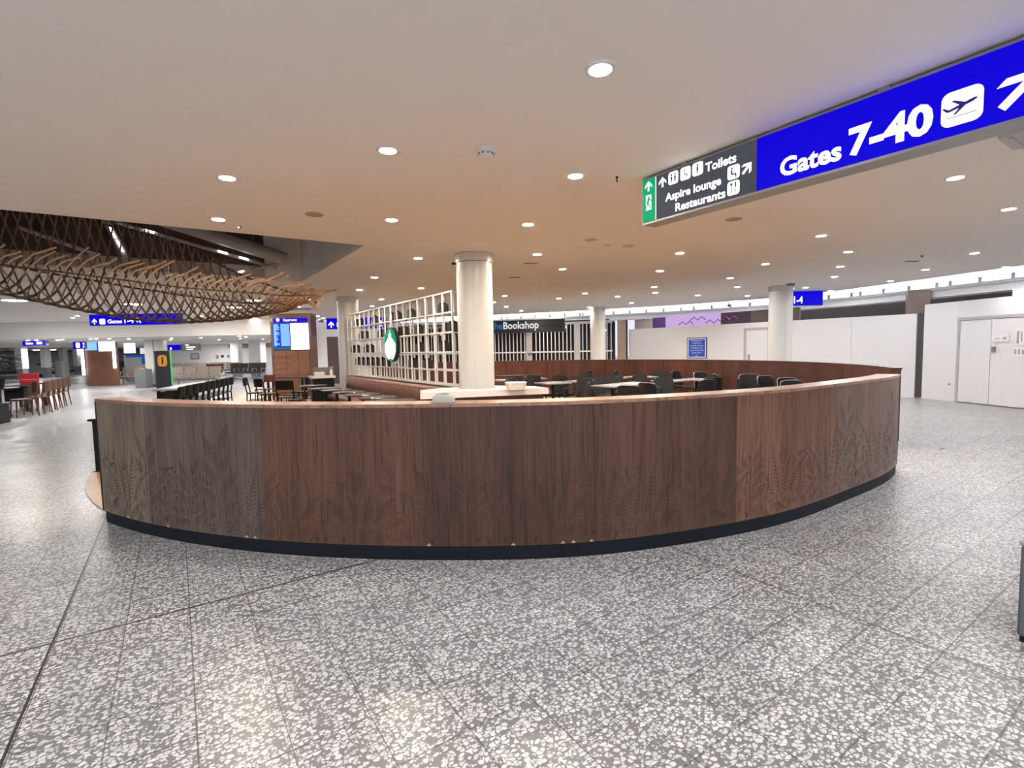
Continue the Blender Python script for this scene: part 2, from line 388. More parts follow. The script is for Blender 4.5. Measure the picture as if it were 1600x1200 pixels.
# ceiling with the roof-light opening, clipped along the curved cove edge
EDGE = [(12.6, -14), (12.4, 0), (11.6, 5), (10.75, 9.6), (10.2, 12.3), (9.6, 14.7), (8.5, 16.9), (6.2, 18.9), (2.66, 20.8), (-.6, 22.15), (-4.5, 23.1), (-9, 23.6)]
CONV = [(-75, -14)] + EDGE + [(-75, 23.6)]
def clip(poly, conv):
    out = poly
    for i in range(len(conv)):
        a, b = conv[i], conv[(i + 1) % len(conv)]; inp, out = out, []
        def side(p): return (b[0] - a[0]) * (p[1] - a[1]) - (b[1] - a[1]) * (p[0] - a[0])
        for k in range(len(inp)):
            p, q = inp[k], inp[(k + 1) % len(inp)]; sp, sq = side(p), side(q)
            if sp >= 0: out.append(p)
            if (sp > 0 and sq < 0) or (sp < 0 and sq > 0):
                t = sp / (sp - sq); out.append((p[0] + t * (q[0] - p[0]), p[1] + t * (q[1] - p[1])))
        if not out: return []
    return out
VB0, VB1, VA0, VA1 = -13.0, 2.31, 7.10, 11.33
ce = MB()
for (b0, b1, a0, a1) in ((-90, 60, -60, VA0), (VB1, 60, VA0, VA1), (-90, VB0, VA0, VA1), (-90, 60, VA1, 90)):
    pl = clip([tuple(G(b, a)[:2]) for b, a in ((b0, a0), (b1, a0), (b1, a1), (b0, a1))], CONV)
    if pl: ce.prism(pl, 3.0, 3.05)
structure(ce.build('ceiling', M_CEIL, smooth=0))
# roof-light box above the opening
M_DARKROOF = wood('dark_roof_boards', (62, 48, 42), (98, 78, 68), su=2, sv=30, coord='Object', rough=.7)
up = MB()
up.obox(G(VB1, VA0 - .0, 3.05), EB * .06, EA * (VA1 - VA0), (0, 0, 1.9))
up.obox(G(1.62, VA1, 3.05), EB * (VB1 - 1.62), EA * .06, (0, 0, 1.9))
structure(up.build('wall_rooflight', M_WHITE, smooth=0))
lo = MB(); lo.obox(G(VB0, VA1, 3.05), EB * (1.62 - VB0), EA * .06, (0, 0, .22))
structure(lo.build('trim_1', mat('taupe_upstand', (.42, .36, .31), .6, noise=.05), smooth=0))
rf = MB(); rf.obox(G(VB0, VA1, 3.27), EB * (1.62 - VB0), EA * .06, (0, 0, 1.7))
rf.obox(G(VB0, VA0 - .06, 4.75), EB * (VB1 - VB0 + .2), EA * (VA1 - VA0 + .2), (0, 0, .06))
rf.obox(G(VB0, VA0 - .06, 3.05), EB * (VB1 - VB0), EA * .06, (0, 0, 1.8))
rf.obox(G(VB0 - .06, VA0, 3.05), EB * .06, EA * (VA1 - VA0), (0, 0, 1.8))
structure(rf.build('wall_roof', M_DARKROOF, smooth=0))
# bulkhead and cove along the back and right
BULK = [(13.3, -14), (13.1, 0), (12.4, 5.4), (11.55, 10.0), (11.0, 13.0), (10.3, 15.2), (9.1, 17.6), (6.7, 19.75), (3.0, 21.75), (-.4, 23.1), (-4.4, 24.05), (-9.3, 24.6)]
def strip_wall(path, z0, z1, t, mb):
    vs = []; n = len(path)
    for i, p in enumerate(path):
        a = Vector(path[max(i - 1, 0)]); b = Vector(path[min(i + 1, n - 1)]); d = (b - a).normalized(); nn = Vector((d.y, -d.x))
        for k in (0, 1):
            q = Vector(p) + nn * (t * k)
            vs += [(q.x, q.y, z0), (q.x, q.y, z1)]
    fs = []
    for i in range(n - 1):
        a = i * 4; b = a + 4
        fs += [(a, a + 1, b + 1, b), (a + 2, b + 2, b + 3, a + 3), (a, b, b + 2, a + 2), (a + 1, a + 3, b + 3, b + 1)]
    fs += [(0, 2, 3, 1), (4 * n - 4, 4 * n - 3, 4 * n - 1, 4 * n - 2)]
    return mb.add(vs, fs)
structure(strip_wall(BULK, 2.6, 2.84, .35, MB()).build('wall_bulkhead', M_WHITE, smooth=20))
structure(strip_wall(BULK, 2.78, 2.86, -.05, MB()).build('trim_2', M_LGREY, smooth=20))
OUT = [(x + .32 * (1 if i < 9 else .4), y + .30) for i, (x, y) in enumerate(BULK)]
structure(strip_wall(OUT, 2.84, 3.7, .05, MB()).build('wall_cove', M_WHITE, smooth=20))
tub = [(p[0] + (q[0] - p[0]) * .35, p[1] + (q[1] - p[1]) * .35) for p, q in zip(OUT, EDGE)]
cv = thing('cove_light', 'continuous bright white strip light in the cove above the back and right wall', 'strip light', (9.9, 14, 3.25))
strip_wall(tub, 3.14, 3.20, .3, MB()).build('light_tube', M_COVE, cv, origin=(9.9, 14, 3.25), smooth=20)
strip_wall(tub, 3.205, 3.23, .34, MB()).build('tube_housing', M_LGREY, cv, origin=(9.9, 14, 3.25), smooth=20)
br = tag(bpy.data.objects.new('cove_bracket_rail', None), 'row of small grey brackets standing along the bulkhead top below the cove light', 'brackets'); COL.objects.link(br)
br.location = (9.9, 14, 2.86)
acc = 0; bm_n = 0; last = Vector(BULK[2])
for i in range(2, len(BULK) - 1):
    p, q = Vector(BULK[i]), Vector(BULK[i + 1]); L = (q - p).length; t = 0
    while t < L and bm_n < 40:
        c = p + (q - p) * (t / L); d = (q - p).normalized()
        b_ = MB(); b_.obox((c.x - d.x * .03, c.y - d.y * .03, 2.86), (d.x * .08, d.y * .08, 0), (d.y * .10, -d.x * .10, 0), (0, 0, .13))
        b_.build('bracket', M_GREY, br, origin=(9.9, 14, 2.86), smooth=0); bm_n += 1
        t += .68
# right back wall and things behind the bulkhead
structure(strip_wall([(x + .55, y + .5) for x, y in BULK[:8]], 0, 2.62, .08, MB()).build('wall_right', mat('shop_interior', (.04, .034, .033), .7, noise=.1), smooth=20))
# left hand back wall, low soffit and fascia
lw = MB(); strip_wall([(-5.3, 24.0), (-7.0, 24.0), (-9.4, 24.0)], 0, 3.0, .12, lw)
structure(lw.build('wall_back', M_WHITE, smooth=0))
fa = MB(); strip_wall([(-9.4, 21.3), (-11.5, 21.0), (-14.5, 20.9), (-22, 20.9), (-60, 21.6)], 2.30, 3.0, .1, fa)
structure(fa.build('wall_fascia', M_CEIL, smooth=40))
so = MB(); so.prism([(-9.4, 21.35), (-11.5, 21.05), (-14.5, 20.95), (-22, 20.95), (-75, 21.7), (-75, 62), (-9.4, 62)], 2.30, 2.34)
structure(so.build('ceiling_soffit', M_CEIL, smooth=0))
fb = MB(); fb.box((-19.5, 38.6, 1.2), (14.5, .1, 2.4))
structure(fb.build('wall_far', mat('far_white_wall', (.84, .82, .82), .5, noise=.02), smooth=0))
fg = MB(); fg.box((-42, 56, 1.2), (42, .1, 2.4))
structure(fg.build('wall_glass', mat('night_glass', (.022, .022, .03), .12, spec=.6, noise=.3, nscale=.4), smooth=0))
bd = MB(); bd.box((-18.6, 38.5, 2.12), (6.2, .1, .30))
structure(bd.build('trim_3', mat('tan_soffit_band', (.44, .29, .20), .6, noise=.05), smooth=0))
# wood-effect floor of the cafe
CC = Vector((-.40, 9.60))
cf = MB(); cf.prism([(CC.x + 6.0 * math.cos(a * PI / 48), CC.y + 6.0 * math.sin(a * PI / 48)) for a in range(96)], .001, .006)
structure(cf.build('floor_cafe', wood('oak_floor', (150, 118, 84), (196, 162, 122), su=9, sv=9, coord='Object', rough=.35), smooth=0))
w2 = MB(); w2.prism([tuple(atz(x, y, 0)[:2]) for x, y in ((335, 640), (500, 640), (478, 606), (392, 606))], .001, .005)
structure(w2.build('floor_oak', MATS['oak_floor'], smooth=0))
tr = MB(); ring = [(6.0, .001), (6.015, .001), (6.015, .008), (6.0, .008)]
tr.lathe(ring + [ring[0]], (CC.x, CC.y, 0), n=96, cap=False)
structure(tr.build('trim_4', M_STEEL, smooth=0))

# ================================================================ COLUMNS
def column(b, a, label, extra=None):
    p = G(b, a); t = thing('column', label, 'column', (p.x, p.y, 0))
    MB().lathe([(.285, .12), (.285, 2.86), (.283, 2.862)], n=40).build('shaft', M_COLM, t)
    MB().lathe([(.30, 2.868), (.30, 2.995)], n=40).build('collar', M_COLM, t)
    MB().lathe([(.295, .0), (.295, .12)], n=40).build('plinth', M_STEEL, t)
    MB().bar((-.01, -.2862, .13), (-.01, -.2862, 2.85), .006, .004).build('seam', M_LGREY, t)
    return t
column(4.02, 6.99, 'thick white round column rising through the white counter')
column(13.3, 7.03, 'white round column right of the cafe, in front of the white hoarding')
column(13.36, 13.95, 'white round column in front of the shuttered shop')
column(4.03, 14.05, 'white round column left of the white lattice screen')

# ================================================================ CURVED PARTITIONS
PC = Vector((-.35, 9.83))
def rad(th):   # measured from the floor line of the photograph
    return 6.339 + .045 * math.exp(-((th - .13) / .13) ** 2) - .085 * math.exp(-((th - .60) / .16) ** 2)
def near_pt(th, off=0):
    r = rad(th) + off; return Vector((PC.x + r * math.sin(th), PC.y - r * math.cos(th)))
def th_of(p): return math.atan2(p.x - PC.x, PC.y - p.y)
TH0, TH1 = th_of(Vector((-3.77, 4.53))) + .0065, th_of(Vector((4.42, 5.54)))
def arc_slab(fn, a0, a1, n, off0, off1, z0, z1):
    mb = MB(); mb.uv = []; s = 0; prev = None
    for i in range(n + 1):
        th = a0 + (a1 - a0) * i / n; o = fn(th, off1); q = fn(th, off0)
        if prev is not None: s += (o - prev).length
        prev = o
        for (p, z) in ((o, z0), (o, z1), (q, z1), (q, z0)):
            mb.v.append((p.x, p.y, z)); mb.uv.append((s + a0 * 6, z))
    for i in range(n):
        k = i * 4
        for j in range(4): mb.f.append((k + j, k + 4 + j, k + 4 + (j + 1) % 4, k + (j + 1) % 4))
    mb.f.append((0, 1, 2, 3)); e = n * 4; mb.f.append((e + 3, e + 2, e + 1, e))
    return mb
M_PANEL = [wood('panel_veneer_%s' % nm, c1, c2, seed=i, su=30) for i, (nm, c1, c2) in enumerate((
    ('ash_brown', (96, 84, 74), (136, 122, 108)), ('smoke_brown', (74, 62, 57), (112, 97, 89)), ('russet', (72, 47, 37), (110, 77, 63)),
    ('mahogany', (58, 37, 31), (94, 64, 54)), ('umber', (66, 44, 36), (104, 74, 61)), ('chestnut', (90, 60, 48), (132, 95, 79)),
    ('taupe_brown', (92, 68, 60), (132, 106, 95))))]  # panel tones blend real veneer differences with painted-in sheen of light
M_CAP = wood('cap_oak', (132, 96, 76), (176, 138, 112), su=8, sv=8, rough=.28, spec=.6)
M_INNER = [wood('inner_veneer_%d' % i, c1, c2, seed=i + 9, su=22, rough=.4) for i, (c1, c2) in enumerate((
    ((66, 36, 29), (100, 60, 49)), ((56, 32, 27), (90, 55, 46)), ((60, 35, 30), (94, 60, 51))))]
pb = (near_pt(.15).x, near_pt(.15).y, 0)
part_n = thing('curved_partition', 'long curved dark wood partition with carved leaves along the near edge of the cafe', 'partition', pb)
cuts = [TH0] + [th_of(atz(x, y, 0)) for x, y in ((236, 838), (419, 865), (666, 877), (929, 867.5), (1150, 836.5), (1300, 790))] + [TH1]
for i in range(7):
    arc_slab(near_pt, cuts[i] + .00016, cuts[i + 1] - .00016, 14, -.20, 0, .105, 1.105).build('panel', M_PANEL[i], part_n, origin=pb, smooth=30)
arc_slab(near_pt, TH0 + .003, TH1 - .003, 70, -.19, -.006, 0, .105).build('kickplate', M_KICK, part_n, origin=pb, smooth=30)
arc_slab(near_pt, TH0 - .001, TH1 + .001, 90, -.215, .006, 1.105, 1.13).build('cap', M_CAP, part_n, origin=pb, smooth=30)
arc_slab(near_pt, TH0 - .0042, TH0, 1, -.2, .002, .105, 1.105).build('edge_strip', M_BLACK, part_n, origin=pb, smooth=0)
arc_slab(near_pt, TH1, TH1 + .0042, 1, -.2, .002, .105, 1.105).build('edge_strip', M_BLACK, part_n, origin=pb, smooth=0)
# carved foliage: thin dark ribbons laid on the panel face
def arclen_table():
    T = [(TH0, 0)]; n = 300; p = near_pt(TH0)
    for i in range(1, n + 1):
        th = TH0 + (TH1 - TH0) * i / n; q = near_pt(th); T.append((th, T[-1][1] + (q - p).length)); p = q
    return T
AT = arclen_table(); SMAX = AT[-1][1]
def th_at(s):
    lo_, hi_ = 0, len(AT) - 1
    while hi_ - lo_ > 1:
        m_ = (lo_ + hi_) // 2
        if AT[m_][1] <= s: lo_ = m_
        else: hi_ = m_
    a, b = AT[lo_], AT[hi_]; return a[0] + (b[0] - a[0]) * (s - a[1]) / (b[1] - a[1])
OCC = {}; MOTIF = [0]
def groove(mb, pts, wd):
    # later motifs stop where an earlier one is already carved, like leaves behind leaves
    fine = []
    pts = [Vector(p) for p in pts]
    for p, q in zip(pts, pts[1:]):
        n = max(1, int((q - p).length / .008))
        fine += [p + (q - p) * (k / n) for k in range(n)]
    fine.append(pts[-1]); run = []; mine = []
    for p in fine:
        c = (int(p.x / .011), int(p.y / .011))
        free = all(OCC.get((c[0] + i, c[1] + j), MOTIF[0]) == MOTIF[0] for i in (-1, 0, 1) for j in (-1, 0, 1))
        if free and .03 < p.x < SMAX - .03 and .108 < p.y < 1.0: run.append(p); mine.append(c)
        else:
            if len(run) > 2: _gr(mb, run, wd)
            run = []
    if len(run) > 2: _gr(mb, run, wd)
    for c in mine: OCC[c] = MOTIF[0]
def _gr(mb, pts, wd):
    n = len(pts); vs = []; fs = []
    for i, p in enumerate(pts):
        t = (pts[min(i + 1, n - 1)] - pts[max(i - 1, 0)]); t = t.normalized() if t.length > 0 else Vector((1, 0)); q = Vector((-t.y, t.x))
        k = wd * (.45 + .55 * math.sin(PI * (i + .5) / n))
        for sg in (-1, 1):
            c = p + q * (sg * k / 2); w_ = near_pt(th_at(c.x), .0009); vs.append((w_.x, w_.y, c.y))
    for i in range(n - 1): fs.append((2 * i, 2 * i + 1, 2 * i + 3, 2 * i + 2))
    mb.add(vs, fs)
R = random.Random(11)
def quad(p0, p1, p2, n=8):
    return [tuple((1 - t) ** 2 * a + 2 * t * (1 - t) * b + t * t * c for a, b, c in zip(p0, p1, p2)) for t in (i / n for i in range(n + 1))]
def leaf(mb, base, ang, L, W, veins, wd=.0042):
    MOTIF[0] += 1; wd = .0046
    d = Vector((math.cos(ang), math.sin(ang))); q = Vector((-d.y, d.x)); b = Vector(base); tip = b + d * L
    for sg in (-1, 1): groove(mb, quad(b, b + d * L * .45 + q * (sg * W), tip, 9), wd)
    groove(mb, [b, b + d * L * .5, b + d * L * .93], wd)
    for k in range(veins):
        t = .18 + .64 * k / max(1, veins - 1); c = b + d * (L * t); hw = W * .9 * 2 * t * (1 - t)
        for sg in (-1, 1): groove(mb, [c, c + d * (hw * .45) + q * (sg * hw * .85)], wd * .85)
def frond(mb, base, ang, L, curl, lw, n, wd=.004):
    MOTIF[0] += 1; wd = .0046
    p = Vector(base); a = ang; pts = [p.copy()]; st = L / n
    for k in range(n):
        p = p + Vector((math.cos(a), math.sin(a))) * st; a += curl / n; pts.append(p.copy())
        t = k / n; ll = lw * (1 - .75 * t) * (.55 + .45 * math.sin(PI * min(1, t * 1.6)))
        for sg in (-1, 1):
            a2 = a + sg * 1.0; e = p + Vector((math.cos(a2), math.sin(a2))) * ll
            groove(mb, quad(p, p + Vector((math.cos(a + sg * .6), math.sin(a + sg * .6))) * ll * .6, e, 4), wd)
    groove(mb, pts, wd)
def spray(mb, base, n, L, wd=.004):
    MOTIF[0] += 1; wd = .0046
    for k in range(n):
        a = PI / 2 + (k - (n - 1) / 2) * (2.3 / n); l = L * (.75 + .35 * R.random()); b = Vector(base)
        e = b + Vector((math.cos(a), math.sin(a) * .9)) * l + Vector((0, -l * .18 * abs(math.cos(a))))
        groove(mb, quad(b, b + Vector((math.cos(a) * .3, .75)) * l * .8, e, 8), wd)
def rings(mb, c, r0, n, wd=.0038):
    MOTIF[0] += 1; wd = .0046
    a0 = R.random() * 6
    for k in range(n):
        r = r0 * (k + 1) / n; groove(mb, [(c[0] + r * 1.05 * math.cos(a0 + a * .32), c[1] + r * math.sin(a0 + a * .32) * .85) for a in range(int(11 + 3 * R.random()))], wd)
eng = MB()
def waves(mb, s0, z0, n, L, wd=.0034):
    MOTIF[0] += 1; wd = .0046
    # a bundle of parallel bent lines, like layered grass and bark
    a = R.uniform(.7, 2.4); cu = R.uniform(-1.6, 1.6); q = Vector((-math.sin(a), math.cos(a)))
    for k in range(n):
        p = Vector((s0, z0)) + q * ((k - n / 2) * .0165); pts = [p.copy()]; aa = a
        for j in range(10): p = p + Vector((math.cos(aa), math.sin(aa))) * (L / 10); aa += cu / 10; pts.append(p.copy())
        groove(mb, pts, wd)
def s_of(px, py): return next(sv for th, sv in AT if th >= min(th_of(atz(px, py, 0)), TH1 - 1e-6))
def plant(px, py, top, kind):
    s0 = s_of(px, py)
    if kind == 'broad':
        groove(eng, quad((s0, .12), (s0 - .03, top * .6), (s0, top), 10), .005)
        for k in range(7):
            z = .25 + (top - .3) * k / 6
            leaf(eng, (s0, z), (PI / 2 + (1.0 if k % 2 else -1.0) * (.45 + .45 * (6 - k) / 6)), .20 + .08 * R.random(), .06, 7, .005)
    else:
        for k in range(4): frond(eng, (s0 + (k - 1.5) * .07, .25), PI / 2 - (k - 1.5) * .22, (top - .25) * R.uniform(.8, 1.05), (k - 1.5) * -.5, .085, 12, .0034)
for a in ((200, 828, .66, 'fern'), (232, 838, .74, 'broad'), (345, 857, .78, 'broad'), (385, 862, .74, 'fern'), (300, 850, .55, 'broad'), (450, 868, .55, 'fern'),
          (560, 874, .50, 'fern'), (735, 876, .50, 'broad'), (860, 872, .58, 'fern'), (935, 866, .70, 'fern'), (1000, 861, .66, 'fern'), (1090, 850, .66, 'broad'),
          (1120, 842, .62, 'fern'), (1170, 831, .52, 'broad'), (1215, 819, .70, 'fern'), (1290, 794, .82, 'fern'), (1318, 785, .86, 'broad'), (1368, 764, .92, 'fern'), (1395, 750, .95, 'broad')):
    plant(*a)
s = .06
while s < SMAX - .05:      # dense undergrowth filling what is left
    for lev in range(5):
        zb = .11 + .085 * lev + .06 * R.random(); k = R.random()
        if lev >= 3 and R.random() < .25 + .2 * (lev - 2): continue
        if k < .26: rings(eng, (s, zb + .03), R.uniform(.05, .085), 4)
        elif k < .42: spray(eng, (s, zb), 5, R.uniform(.12, .20))
        elif k < .80: waves(eng, s, zb, int(R.uniform(4, 8)), R.uniform(.12, .24))
        else: leaf(eng, (s, zb), PI / 2 + R.uniform(-.9, .9), R.uniform(.14, .20), .05, 5)
    s += R.uniform(.05, .08)
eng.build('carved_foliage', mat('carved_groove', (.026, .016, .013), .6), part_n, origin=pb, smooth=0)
chips = MB()
for px, py in ((672, 854), (802, 850), (878, 848), (893, 845.5), (921, 844), (202, 808), (262, 824), (386, 842), (400, 843)):
    th = th_of(atz(px, py + 20, 0)); 
    for k in range(3):
        p = near_pt(th + (k - 1) * .0012, .0012); chips.box((p.x, p.y, .112 + .004 * (k == 1)), (.011, .003, .008 + .008 * (k == 1)), th)
chips.build('chipped_edge', mat('bare_chipboard', (.50, .36, .25), .8), part_n, origin=pb, smooth=0)
# far side
FC = Vector((-.39, 9.31))
def far_pt(th, off=0):
    r = 6.17 + off; return Vector((FC.x + r * math.sin(th), FC.y - r * math.cos(th)))
FT0 = math.atan2(5.24 - FC.x, FC.y - 6.62) + .055; FT1 = PI + .62
fp = thing('curved_partition', 'far side of the curved brown wooden partition behind the cafe chairs', 'partition', (far_pt(2).x, far_pt(2).y, 0))
fo = fp.location.copy(); NP = 9
for i in range(NP):
    a0 = FT0 + (FT1 - FT0) * i / NP; a1 = FT0 + (FT1 - FT0) * (i + 1) / NP
    arc_slab(far_pt, a0 + .0006, a1 - .0006, 12, 0, .10, .1, 1.105).build('panel', M_INNER[i % 3], fp, origin=fo, smooth=30)
arc_slab(far_pt, FT0, FT1, 90, .01, .09, 0, .1).build('kickplate', M_KICK, fp, origin=fo, smooth=30)
arc_slab(far_pt, FT0, FT1, 90, -.004, .11, 1.105, 1.13).build('cap', wood('cap_walnut', (58, 34, 28), (92, 58, 48), su=8, sv=8), fp, origin=fo, smooth=30)
# black post beside the partition's left end
p = atz(155.5, 737, 0); t = thing('barrier_post', 'low black post beside the left end of the curved partition', 'post', p)
MB().box((0, 0, .34), (.06, .05, .66)).build('post_body', M_BLACK, t, bevel=.006); MB().box((-.02, 0, .685), (.11, .09, .03)).build('post_cap', M_BLACK, t, bevel=.006)
MB().box((0, 0, .006), (.10, .09, .012)).build('foot_plate', M_BLACK, t, bevel=.003)
# grey bin cut off by the right edge of the frame
p = Vector((2.49, 2.39, 0)); t = thing('litter_bin', 'dark blue-grey bin standing on the terrazzo at the right edge', 'bin', p + Vector((.272, -.030, 0)), TH)
MB().box((0, 0, .26), (.42, .36, .46)).build('bin_body', mat('blue_grey_metal', (.115, .135, .15), .4, metal=.3, noise=.06), t, bevel=.012)
MB().box((0, 0, .015), (.40, .34, .03)).build('bin_foot', M_BLACK, t); MB().box((0, 0, .50), (.43, .37, .02)).build('bin_lid', M_STEEL, t, bevel=.006)

# ================================================================ OVERHEAD GATE SIGN
D = -EA; P0 = Vector((1.2, 4.57, 0)); NRM = D.cross(Vector((0, 0, 1)))     # sign runs towards the camera; NRM points to the hall
if NRM.dot(-EB) < 0: NRM = -NRM
UZ = Vector((0, 0, 1))
def SP(s_, z): return P0 + D * s_ + UZ * z
sg = thing('overhead_sign', 'long illuminated overhead sign with blue gates panel and charcoal toilets panel', 'sign', SP(1.5, 2.6))
so_ = sg.location.copy(); LEN = 3.3; ZB, ZT = 2.602, 2.965
MB().obox(SP(0, ZB - .018), D * LEN, -NRM * .16, UZ * (ZT - ZB + .036)).build('sign_housing', mat('sign_aluminium', (.34, .34, .345), .4, metal=.3), sg, origin=so_, smooth=0)
def panel(s0, s1, m, name): return MB().obox(SP(s0, ZB), D * (s1 - s0), NRM * .006, UZ * (ZT - ZB)).build(name, m, sg, origin=so_, smooth=0)
EXP = panel(.008, .150, M_SIGNG, 'exit_panel'); panel(.150, .158, M_SIGNW, 'divider'); FAP = panel(.158, 1.062, M_SIGND, 'facilities_panel'); GAP = panel(1.062, LEN - .01, M_SIGNB, 'gates_panel')
def on(s_): return EXP if s_ < .15 else FAP if s_ < 1.06 else GAP
for s_ in (.4, 1.8, 3.0): MB().obox(SP(s_, 2.983), D * .06, -NRM * .1, UZ * .02).build('ceiling_bracket', M_STEEL, sg, origin=so_, smooth=0)
PO = P0 + NRM * .007
def T(txt, s_, z, w_, h, bold=.03, m=M_SIGNW): return text_mesh(txt, PO + D * s_ + UZ * z, D, UZ, w_, h, 'lettering', m, on(s_), so_, bold)
T('Toilets', .644, 2.858, .262, .066); T('Aspire lounge', .258, 2.727, .525, .064); T('Restaurants', .362, 2.622, .458, .064)
T('Gates', 1.232, 2.652, .385, .118, .032); T('7-40', 1.655, 2.658, .418, .160, .04)
def plates(name, polys, m, t=.002, off=0.0):
    mb = MB()
    for q in polys: mb.plate(q, PO + NRM * off, D, UZ, t)
    return mb.build(name, m, on(sum(p_[0] for p_ in polys[0]) / len(polys[0])), origin=so_, smooth=0)
def symbol_arrow(cx, cz, s_, ang):
    mb = MB(); arrow_part(mb, cx, cz, s_, ang, PO, D, UZ, .002); return mb.build('arrow_symbol', M_SIGNW, on(cx), origin=so_, smooth=0)
symbol_arrow(.075, 2.905, .085, 0); symbol_arrow(.228, 2.897, .085, 0); symbol_arrow(.99, 2.785, .095, -PI / 4); symbol_arrow(2.42, 2.735, .20, -PI / 4)
M_PIC = emat('pictogram_grey', (.10, .11, .13), .8)
M_PICB = emat('pictogram_blue', (.03, .03, .22), .8)
for (cx, cz, sz) in ((.339, 2.902, .098), (.459, 2.903, .098), (.574, 2.904, .098), (.884, 2.787, .098), (.884, 2.672, .098), (2.193, 2.74, .172)):
    plates('icon_tile', [rrect(sz, sz * 1.05, sz * .22, 5, cx, cz)], M_SIGNW)
def man(cx, cz, k): return [circle(.009 * k, 10, cx, cz + .027 * k), rrect(.018 * k, .03 * k, .004 * k, 2, cx, cz), rrect(.006 * k, .026 * k, .001, 1, cx - .005 * k, cz - .024 * k), rrect(.006 * k, .026 * k, .001, 1, cx + .005 * k, cz - .024 * k)]
plates('pictogram', man(.322, 2.902, .95) + man(.357, 2.902, .95), M_PIC, .001, .0025)
def wheel(cx, cz): return [circle(.006, 10, cx - .006, cz + .028), rrect(.007, .03, .002, 1, cx - .006, cz + .005), rrect(.026, .007, .002, 1, cx + .004, cz - .008), rrect(.007, .022, .002, 1, cx + .018, cz - .019)] + [rrect(.005, .005, .001, 1, cx - .006 + .018 * math.cos(a), cz - .014 + .018 * math.sin(a)) for a in (2.2, 2.8, 3.4, 4.0, 4.6, 5.2)]
plates('pictogram', wheel(.459, 2.903), M_PIC, .001, .0025); plates('pictogram', man(.574, 2.906, 1.0), M_PIC, .001, .0025)
plates('pictogram', [circle(.008, 10, .872, 2.815), rrect(.014, .034, .004, 2, .870, 2.788), rrect(.034, .010, .003, 2, .888, 2.772), rrect(.010, .026, .003, 2, .904, 2.760)], M_PIC, .001, .0025)
plates('pictogram', [rrect(.006, .07, .002, 1, .868, 2.672), rrect(.016, .02, .004, 2, .868, 2.70), rrect(.006, .07, .002, 1, .9, 2.672), [(.897, 2.672), (.909, 2.68), (.908, 2.71), (.899, 2.712)]], M_PIC, .001, .0025)
def rp(pts, cx, cz, k, ang):
    ca, sa = math.cos(ang), math.sin(ang); return [(cx + k * (x * ca - y * sa), cz + k * (x * sa + y * ca)) for x, y in pts]
PX, PZ, PK = 2.193, 2.748, .135
plates('plane_symbol', [rp([(-.5, -.02), (-.42, -.07), (.32, -.07), (.50, -.01), (.44, .05), (.30, .06), (-.44, .02)], PX, PZ, PK, .22),
                        rp([(-.06, .03), (.14, .03), (-.18, .30), (-.26, .30)], PX, PZ, PK, .22), rp([(-.06, -.03), (.14, -.05), (-.24, -.26), (-.32, -.25)], PX, PZ, PK, .22),
                        rp([(-.50, -.02), (-.38, .0), (-.52, .17), (-.59, .17)], PX, PZ, PK, .22), rp([(-.45, -.40), (.45, -.40), (.45, -.375), (-.45, -.375)], PX, PZ, PK, .0)], M_PICB, .001, .0025)
plates('exit_pictogram', [[(.046, 2.70), (.105, 2.70), (.105, 2.828), (.046, 2.828)]], M_SIGNW)
plates('running_figure', [circle(.009, 10, .082, 2.808), rp([(-.012, .03), (.012, .03), (.008, -.025), (-.014, -.025)], .074, 2.775, 1, -.35),
                          rp([(-.005, .03), (.005, .03), (.005, -.03), (-.005, -.03)], .085, 2.735, 1, .5), rp([(-.005, .025), (.005, .025), (.005, -.025), (-.005, -.025)], .06, 2.738, 1, -.7),
                          rp([(-.004, .02), (.004, .02), (.004, -.02), (-.004, -.02)], .094, 2.785, 1, .9)], M_SIGNG, .001, .0025)

# ================================================================ CEILING FITTINGS
dl = thing('downlight', 'x', 'downlight', (0, 0, 3))
MB().lathe([(.062, -.004), (.062, -.010), (.084, -.008), (.088, 0.0), (.062, 0.0)], n=24, cap=False).build('trim_ring', M_WHITE, dl)
MB().disk(.0615, -.004, -.002, 24).build('lens', M_LENS, dl, smooth=0)
dlw = thing('downlight', 'x', 'downlight', (0, 0, 3))
for ch in dl.children:
    c = ch.copy(); COL.objects.link(c); c.parent = dlw
    if 'lens' in c.name: c.data = ch.data.copy(); c.data.materials[0] = M_LENSW
used = {}
def downlight(px, py, label, group, z=3.0, warm=False):
    src = dlw if warm else dl; p = atz(px, py, z)
    if z < 2.9 and p.y < 21.9: p = p + (aty(px, py, 21.9) - p); p.z = z
    if src.name not in used:
        used[src.name] = 1; src.location = p; src['label'] = label
        if group: src['group'] = group
        return src
    return dup(src, p, 0, label, group)
NEAR = [(938, 107, 'brightest recessed downlight, nearest the camera above the partition'),
        (606, 234, 'recessed downlight left of the white smoke detector'),
        (355, 277, 'recessed downlight above and left of the roof opening, glowing brightly'),
        (341, 342, 'recessed downlight just in front of the roof opening edge'),
        (899, 274, 'recessed downlight right of the white smoke detector'),
        (1493, 277, 'large recessed downlight below the plane symbol of the overhead sign'),
        (1576, 326, 'recessed downlight in the right corner, second below the overhead sign'),
        (612, 343, 'recessed downlight between the roof opening and the thick white column'),
        (825, 350, 'star-like recessed downlight above and right of the thick white column'),
        (653, 403, 'recessed downlight just left of the thick white column top'),
        (1283, 368, 'recessed downlight right of the charcoal half of the overhead sign'),
        (1523, 395, 'recessed downlight above the cove light at the far right')]
for px, py, lb in NEAR: downlight(px, py, lb, None, warm=(py > 330 and px < 1100))
